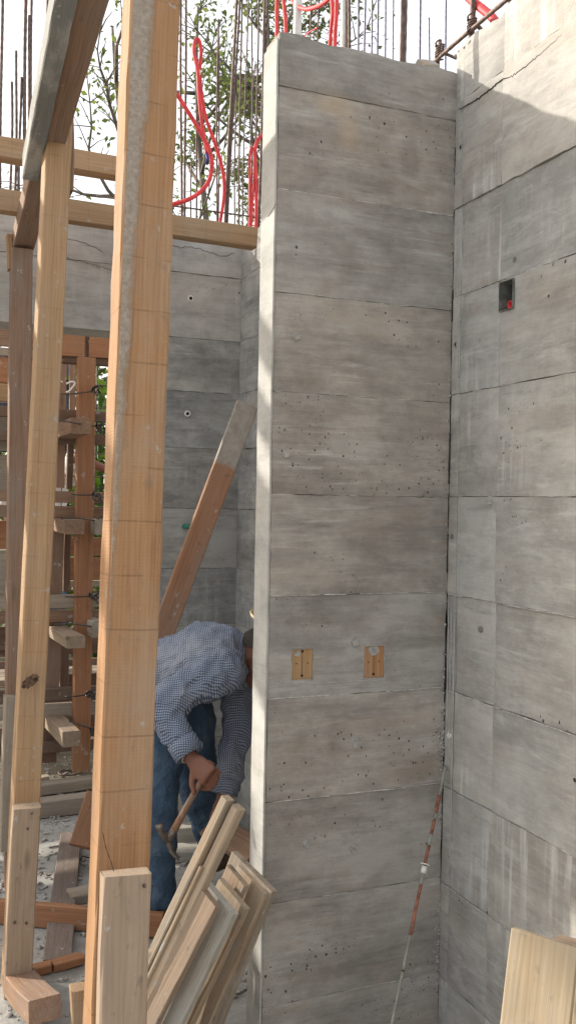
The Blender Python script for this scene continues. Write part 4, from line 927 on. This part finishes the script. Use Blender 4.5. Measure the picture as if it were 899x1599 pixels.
def folds(o, scale, strength):
    t = bpy.data.textures.new('folds', 'CLOUDS'); t.noise_scale = scale; t.noise_depth = 2
    d = o.modifiers.new('folds', 'DISPLACE'); d.texture = t; d.strength = strength; d.mid_level = .5; d.texture_coords = 'LOCAL'
def solid(name, bm, mat, parent, voxel, it=6, fold=None):
    o = from_bm(name, bm, mat, parent)
    r = o.modifiers.new('remesh', 'REMESH'); r.mode = 'VOXEL'; r.voxel_size = voxel; r.use_smooth_shade = True
    s = o.modifiers.new('smooth', 'SMOOTH'); s.iterations = it; s.factor = .5
    if fold:
        for f in fold: folds(o, *f)
    return o
def hand(bm, wr, kn, hd, thumb_to, curl, k=1.):
    """palm from wrist to knuckles; fingers spread along hd and curling through the two directions in curl"""
    wr, kn, hd = V(wr), V(kn), V(hd).normalized(); ax_ = (kn - wr).normalized()
    nrm_ = ax_.cross(hd).normalized()
    ell_loft(bm, [(wr - ax_ * .03, .026 * k, .021 * k), (wr, .027 * k, .020 * k), (wr.lerp(kn, .45), .037 * k, .019 * k), (kn, .041 * k, .015 * k), (kn + ax_ * .008, .036 * k, .010 * k)], hd)
    c1, c2 = V(curl[0]).normalized(), V(curl[1]).normalized()
    for q, (L, r) in enumerate(((.95, .0088), (1.05, .0092), (1.0, .0088), (.8, .0075))):
        b = kn + hd * (.030 - .020 * q) * k
        p1 = b + (ax_ * .55 + c1 * .75).normalized() * .040 * L * k; p2 = p1 + (c1 * .55 + c2 * .75).normalized() * .030 * L * k; p3 = p2 + (c2 - ax_ * .35).normalized() * .022 * L * k
        limb(bm, [b - ax_ * .015, p1, p2, p3], [r * 1.15 * k, r * 1.05 * k, r * .95 * k, r * .8 * k])
    b = wr.lerp(kn, .30) + hd * .030 * k; t = V(thumb_to); d = (t - b).normalized(); L = min(.075 * k, (t - b).length)
    limb(bm, [b - hd * .012, b + d * L * .5 + hd * .008, b + d * L], [.0135 * k, .0115 * k, .009 * k])

def figure(label, J, hat, shirt_m, sleeve=1.0, pants_m=None, feet_dir=(1, 0, 0), k=1.0):
    g = lambda n: V(J[n])
    P_ = empty('person', V((g('pelvis').x, g('pelvis').y, min(g('ra').z, g('la').z) - .08)), label, 'person')
    side = g('ls') - g('rs')
    # continuous body
    bm = bmesh.new()
    ell_loft(bm, [(g('pelvis'), .12 * k, .09 * k), (g('waist'), .12 * k, .09 * k), (g('chest'), .14 * k, .095 * k), (g('upper'), .14 * k, .07 * k), (g('neck'), .06 * k, .055 * k)], side)
    limb(bm, [g('neck'), g('neck').lerp(g('head'), .55), g('head')], [.058 * k, .052 * k, .055 * k])
    for s in 'rl':
        limb(bm, [g(s + 's'), g(s + 'e'), g(s + 'w')], [.052 * k, .040 * k, .027 * k]); limb(bm, [g(s + 'h'), g(s + 'k'), g(s + 'a')], [.075 * k, .052 * k, .036 * k])
        limb(bm, [g('upper'), g(s + 's')], [.06 * k, .055 * k]); limb(bm, [g('pelvis'), g(s + 'h')], [.09 * k, .08 * k])
    # head: skull, jaw, nose, brow, ears, lips
    hc = g('head'); cr = (V(J['crown'])).normalized(); fc = V(J['face']); fc = (fc - cr * fc.dot(cr)).normalized(); sd = cr.cross(fc)
    R = Matrix.Identity(4)
    for i in range(3): R[i][0], R[i][1], R[i][2] = sd[i], fc[i], cr[i]
    ball(bm, hc + cr * .025 * k, .092 * k, (.84, 1.05, 1.0), R); ball(bm, hc - cr * .045 * k + fc * .022 * k, .066 * k, (.86, .95, 1.05), R); ball(bm, hc - cr * .092 * k + fc * .058 * k, .026 * k, (1.2, .8, .8), R)
    limb(bm, [hc + fc * .092 * k + cr * .015 * k, hc + fc * .116 * k - cr * .022 * k], [.008 * k, .014 * k]); ball(bm, hc + fc * .09 * k - cr * .058 * k, .02 * k, (1.3, .5, .45), R)
    for q in (-1, 1):
        ball(bm, hc + sd * q * .082 * k - fc * .008 * k - cr * .004 * k, .027 * k, (.42, .75, 1.2), R); ball(bm, hc + fc * .083 * k + sd * q * .034 * k + cr * .028 * k, .02 * k, (1.1, .6, .5), R)
    hand(bm, *J['rhand'], k); hand(bm, *J['lhand'], k)
    body = solid('body', bm, M['skin'], P_, .0052 * k, 4)
    for q in (-1, 1): bm = bmesh.new(); ball(bm, hc + fc * .094 * k + sd * q * .033 * k + cr * .012 * k, .011 * k); from_bm('eye', bm, M['plastic'], body)
    bm = bmesh.new(); ball(bm, hc + cr * .035 * k - fc * .016 * k, .096 * k, (.86, 1.02, .98), R)
    bmesh.ops.delete(bm, geom=[v for v in bm.verts if (v.co - hc).dot(cr) < .03 * k or (v.co - hc).dot(fc) > .065 * k], context='VERTS')
    from_bm('hair', bm, M['hair'], P_)
    # shirt
    bm = bmesh.new()
    ell_loft(bm, J['torso'], side)
    for s in 'rl':
        a, e, w_ = g(s + 's'), g(s + 'e'), g(s + 'w'); cuff = e.lerp(w_, sleeve - 1) if sleeve > 1 else a.lerp(e, sleeve)
        if sleeve > 1: limb(bm, [g('upper'), a, e], [.085 * k, .080 * k, .064 * k]); tube_bm(bm, [e.lerp(cuff, t / 8) for t in range(9)], [(.064 - .013 * t / 8) * k for t in range(9)], 14)
        else: limb(bm, [g('upper'), a], [.085 * k, .08 * k]); tube_bm(bm, [a.lerp(cuff, t / 6) for t in range(7)], [(.08 - .008 * t / 6) * k for t in range(7)], 14)
    sh_ = solid('shirt', bm, shirt_m, P_, .008 * k, 5, ((.045, .030 * k), (.12, .045 * k)))
    # collar and cuffs
    n0 = g('neck'); nd = (g('head') - n0).normalized(); bm = bmesh.new()
    tube_bm(bm, [n0 - nd * .022 * k, n0 + nd * .0 * k, n0 + nd * .022 * k, n0 + nd * .004 * k, n0 - nd * .012 * k], [.082 * k, .074 * k, .070 * k, .083 * k, .094 * k], 18, False); c_ = from_bm('collar', bm, shirt_m, sh_)
    md = c_.modifiers.new('thick', 'SOLIDIFY'); md.thickness = .003
    if sleeve > 1:
        for s in 'rl':
            e, w_ = g(s + 'e'), g(s + 'w'); cuff = e.lerp(w_, sleeve - 1); d = (w_ - e).normalized()
            bm = bmesh.new(); tube_bm(bm, [cuff - d * .05 * k, cuff - d * .03 * k, cuff + d * .012 * k], [.055 * k, .0555 * k, .054 * k], 18, False)
            c_ = from_bm('cuff', bm, shirt_m, sh_); md = c_.modifiers.new('thick', 'SOLIDIFY'); md.thickness = .004; folds(c_, .03, .006)
    # trousers and boots
    bm = bmesh.new(); ell_loft(bm, [(g('waist').lerp(g('pelvis'), .25), .145 * k, .10 * k), (g('pelvis'), .165 * k, .125 * k), (g('pelvis').lerp((g('rh') + g('lh')) / 2, .8), .165 * k, .12 * k)], side)
    for s in 'rl':
        limb(bm, [g('pelvis').lerp(g(s + 'h'), .6), g(s + 'h'), g(s + 'k')], [.11 * k, .108 * k, .080 * k]); a, b = g(s + 'k'), g(s + 'a'); tube_bm(bm, [a.lerp(b, t / 8) for t in range(9)], [(.080 - .018 * t / 8) * k for t in range(9)], 14)
    solid('jeans', bm, pants_m or M['jeans'], P_, .008 * k, 5, ((.05, .018 * k), (.14, .022 * k)))
    for s in 'rl':
        bm = bmesh.new(); a = g(s + 'a'); fd = V(feet_dir).normalized(); lo = V((a.x, a.y, a.z - .045))
        limb(bm, [a, lo], [.052 * k, .052 * k]); ell_loft(bm, [(lo - fd * .06, .036, .035), (lo + fd * .04, .046, .042), (lo + fd * .13, .050, .033), (lo + fd * .185, .035, .022)], fd.cross(V((0, 0, 1))))
        solid('boot', bm, M['leather'], P_, .008, 3)
    if hat:
        c, n = V(hat[0]), V(hat[1]).normalized(); x = n.orthogonal().normalized(); y = n.cross(x); bm = bmesh.new(); rs = []
        for rr, hh in ((.075, .10), (.088, .075), (.095, .03), (.098, 0), (.13, -.004), (.165, .004), (.172, .012)):
            rs.append([bm.verts.new(c + (x * math.cos(6.2832 * q / 28) + y * math.sin(6.2832 * q / 28)) * rr + n * (hh + (.012 * math.sin(q * .45) if rr > .12 else 0))) for q in range(28)])
        for i in range(len(rs) - 1):
            for q in range(28): bm.faces.new((rs[i][q], rs[i][(q + 1) % 28], rs[i + 1][(q + 1) % 28], rs[i + 1][q]))
        bm.faces.new(rs[0]); h_ = from_bm('straw_hat', bm, M['straw'], P_); md = h_.modifiers.new('thick', 'SOLIDIFY'); md.thickness = .004
    return P_, body

J1 = dict(pelvis=(0.938, 3.565, 0.823), waist=(1.006, 3.505, 0.881), chest=(1.094, 3.437, 0.923), upper=(1.161, 3.388, 0.942), neck=(1.210, 3.357, 0.958), head=(1.266, 3.312, 0.940),
          rs=(1.105, 3.259, 0.938), re=(0.861, 3.250, 0.811), rw=(0.940, 3.140, 0.652), ls=(1.244, 3.525, 0.864), le=(1.239, 3.482, 0.642), lw=(1.162, 3.425, 0.404),
          rh=(0.918, 3.464, 0.769), rk=(0.894, 3.405, 0.401), ra=(0.927, 3.474, -0.005), lh=(1.055, 3.602, 0.732), lk=(1.130, 3.632, 0.358), la=(1.232, 3.728, 0.080),
          crown=RT * .35 + UP * .9 + CD * .05, face=RT * .85 - UP * .55 + CD * .1)
J1['torso'] = [((0.929, 3.568, 0.813), .17, .11), ((0.963, 3.544, 0.846), .18, .135), ((1.011, 3.503, 0.891), .185, .145), ((1.087, 3.440, 0.933), .20, .150), ((1.144, 3.394, 0.952), .20, .125), ((1.187, 3.366, 0.960), .15, .095), ((1.214, 3.355, 0.960), .085, .08)]
hdv = RT * -.50 - UP * .86
J1['rhand'] = ((0.942, 3.134, 0.647), (0.984, 3.068, 0.600), hdv, (0.943, 3.089, 0.514), (RT * .35 - UP * .35 - CD * .9, -RT * .75 - UP * .1 - CD * .1))
J1['lhand'] = ((1.160, 3.425, 0.391), (1.141, 3.411, 0.328), RT * -.8 + CD * .6, (1.106, 3.382, 0.307), (-UP * .6 - CD * .5, RT * .3 - UP * .3 - CD * .6))
random.seed(5)
man, body = figure('bending worker in blue checked shirt and jeans holding a hammer', J1, ((1.364, 3.283, 1.048), RT * .50 + UP * .86), M['shirt'], 1.93, None, RT * .8 + CD * -.3)
b0 = V((0.942, 3.134, 0.647)); dw = (V((0.984, 3.068, 0.600)) - b0).normalized(); s0 = dw.orthogonal().normalized(); s1 = dw.cross(s0)
tube('bracelet', [b0 - dw * .012 + (s0 * math.cos(t * .42) + s1 * math.sin(t * .42)) * .031 for t in range(16)], .0018, M['plastic'], body, 6)

hm = empty('claw_hammer', (0.868, 3.156, 0.354), 'claw hammer with a brown wooden handle in the worker\'s hand', 'hammer')
ha, hb = V((1.001, 3.088, 0.640)), V((0.881, 3.140, 0.390))
tube('handle', [ha.lerp(hb, t / 10) for t in range(11)], [.0145 - .003 * math.sin(t / 10 * 3.14) for t in range(11)], M['orange_stained'], hm, 12)
hc_ = V((0.867, 3.146, 0.363))
tube('socket', [hb.lerp(hc_, -.6), hb, hc_], [.0135, .0155, .017], M['steel'], hm, 12)
tube('poll', [hc_, V((0.849, 3.148, 0.384)), V((0.841, 3.146, 0.399)), V((0.836, 3.143, 0.414)), V((0.833, 3.144, 0.423))], [.017, .013, .012, .016, .015], M['steel'], hm, 12)
bm = bmesh.new()
for q in (-1, 1):
    off = CD * .007 * q
    tube_bm(bm, [V(p) + off * f for p, f in zip(curve([hc_, (0.874, 3.143, 0.340), (0.882, 3.139, 0.320), (0.903, 3.130, 0.298)], 4), [.3 + .1 * z for z in range(13)])], [.013 - .0008 * z for z in range(13)], 8)
from_bm('claw', bm, M['steel'], hm)

# second worker, behind the formwork on a low platform
pf = empty('work_platform', (.75, 6.55, FZ), 'low timber platform behind the formwork that the second worker stands on', 'platform')
for q in range(4): timber('plank', (.1, 6.4 + .14 * q, .33), (1.5, 6.4 + .14 * q, .33), .13, .04, (0, 0, 1), M['grey'], pf)
for x_ in (.2, 1.4):
    for y_ in (6.45, 6.75): timber('leg', (x_, y_, FZ), (x_, y_, .31), .08, .08, (0, -1, 0), M['grey'], pf)
bx = V((0.864, 6.785, 1.748)); bx = V((bx.x, 6.66, 0))
def at2(dx, dy, z): return V((bx.x + dx, bx.y + dy, z))
J2 = dict(pelvis=at2(0, 0, 1.22), waist=at2(0, -.01, 1.38), chest=at2(.01, -.02, 1.58), upper=at2(.01, -.02, 1.72), neck=at2(.01, -.02, 1.80), head=at2(.02, -.05, 1.93),
          rs=at2(-.17, 0, 1.71), re=at2(-.22, -.05, 1.45), rw=at2(-.15, -.22, 1.30), ls=at2(.18, -.04, 1.72), le=V((1.063, 6.271, 1.826)), lw=V((1.248, 6.248, 1.754)),
          rh=at2(-.10, 0, 1.17), rk=at2(-.11, 0, .80), ra=at2(-.11, .02, .44), lh=at2(.10, 0, 1.17), lk=at2(.12, -.02, .80), la=at2(.12, 0, .44), crown=V((.05, -.1, 1)), face=V((.5, -.8, -.2)))
J2['torso'] = [(at2(0, 0, 1.14), .17, .115), (at2(0, 0, 1.3), .165, .115), (at2(0, -.01, 1.45), .17, .12), (at2(.01, -.02, 1.62), .19, .12), (at2(.01, -.02, 1.74), .16, .09), (at2(.01, -.02, 1.81), .075, .07)]
lw2 = J2['lw']
J2['lhand'] = (lw2, lw2 + V((.085, .02, -.01)), V((0, -.3, 1)), lw2 + V((.07, -.05, .05)), (V((.5, .7, -.3)), V((-.3, .6, -.3))))
J2['rhand'] = (at2(-.15, -.22, 1.30), at2(-.12, -.29, 1.26), V((1, .2, 0)), at2(-.05, -.27, 1.28), (V((0, -.3, -1)), V((0, .8, -.5))))
figure('second worker in a white shirt, arm showing through the formwork gap', J2, None, M['white_cloth'], .95, None, (.3, -1, 0))
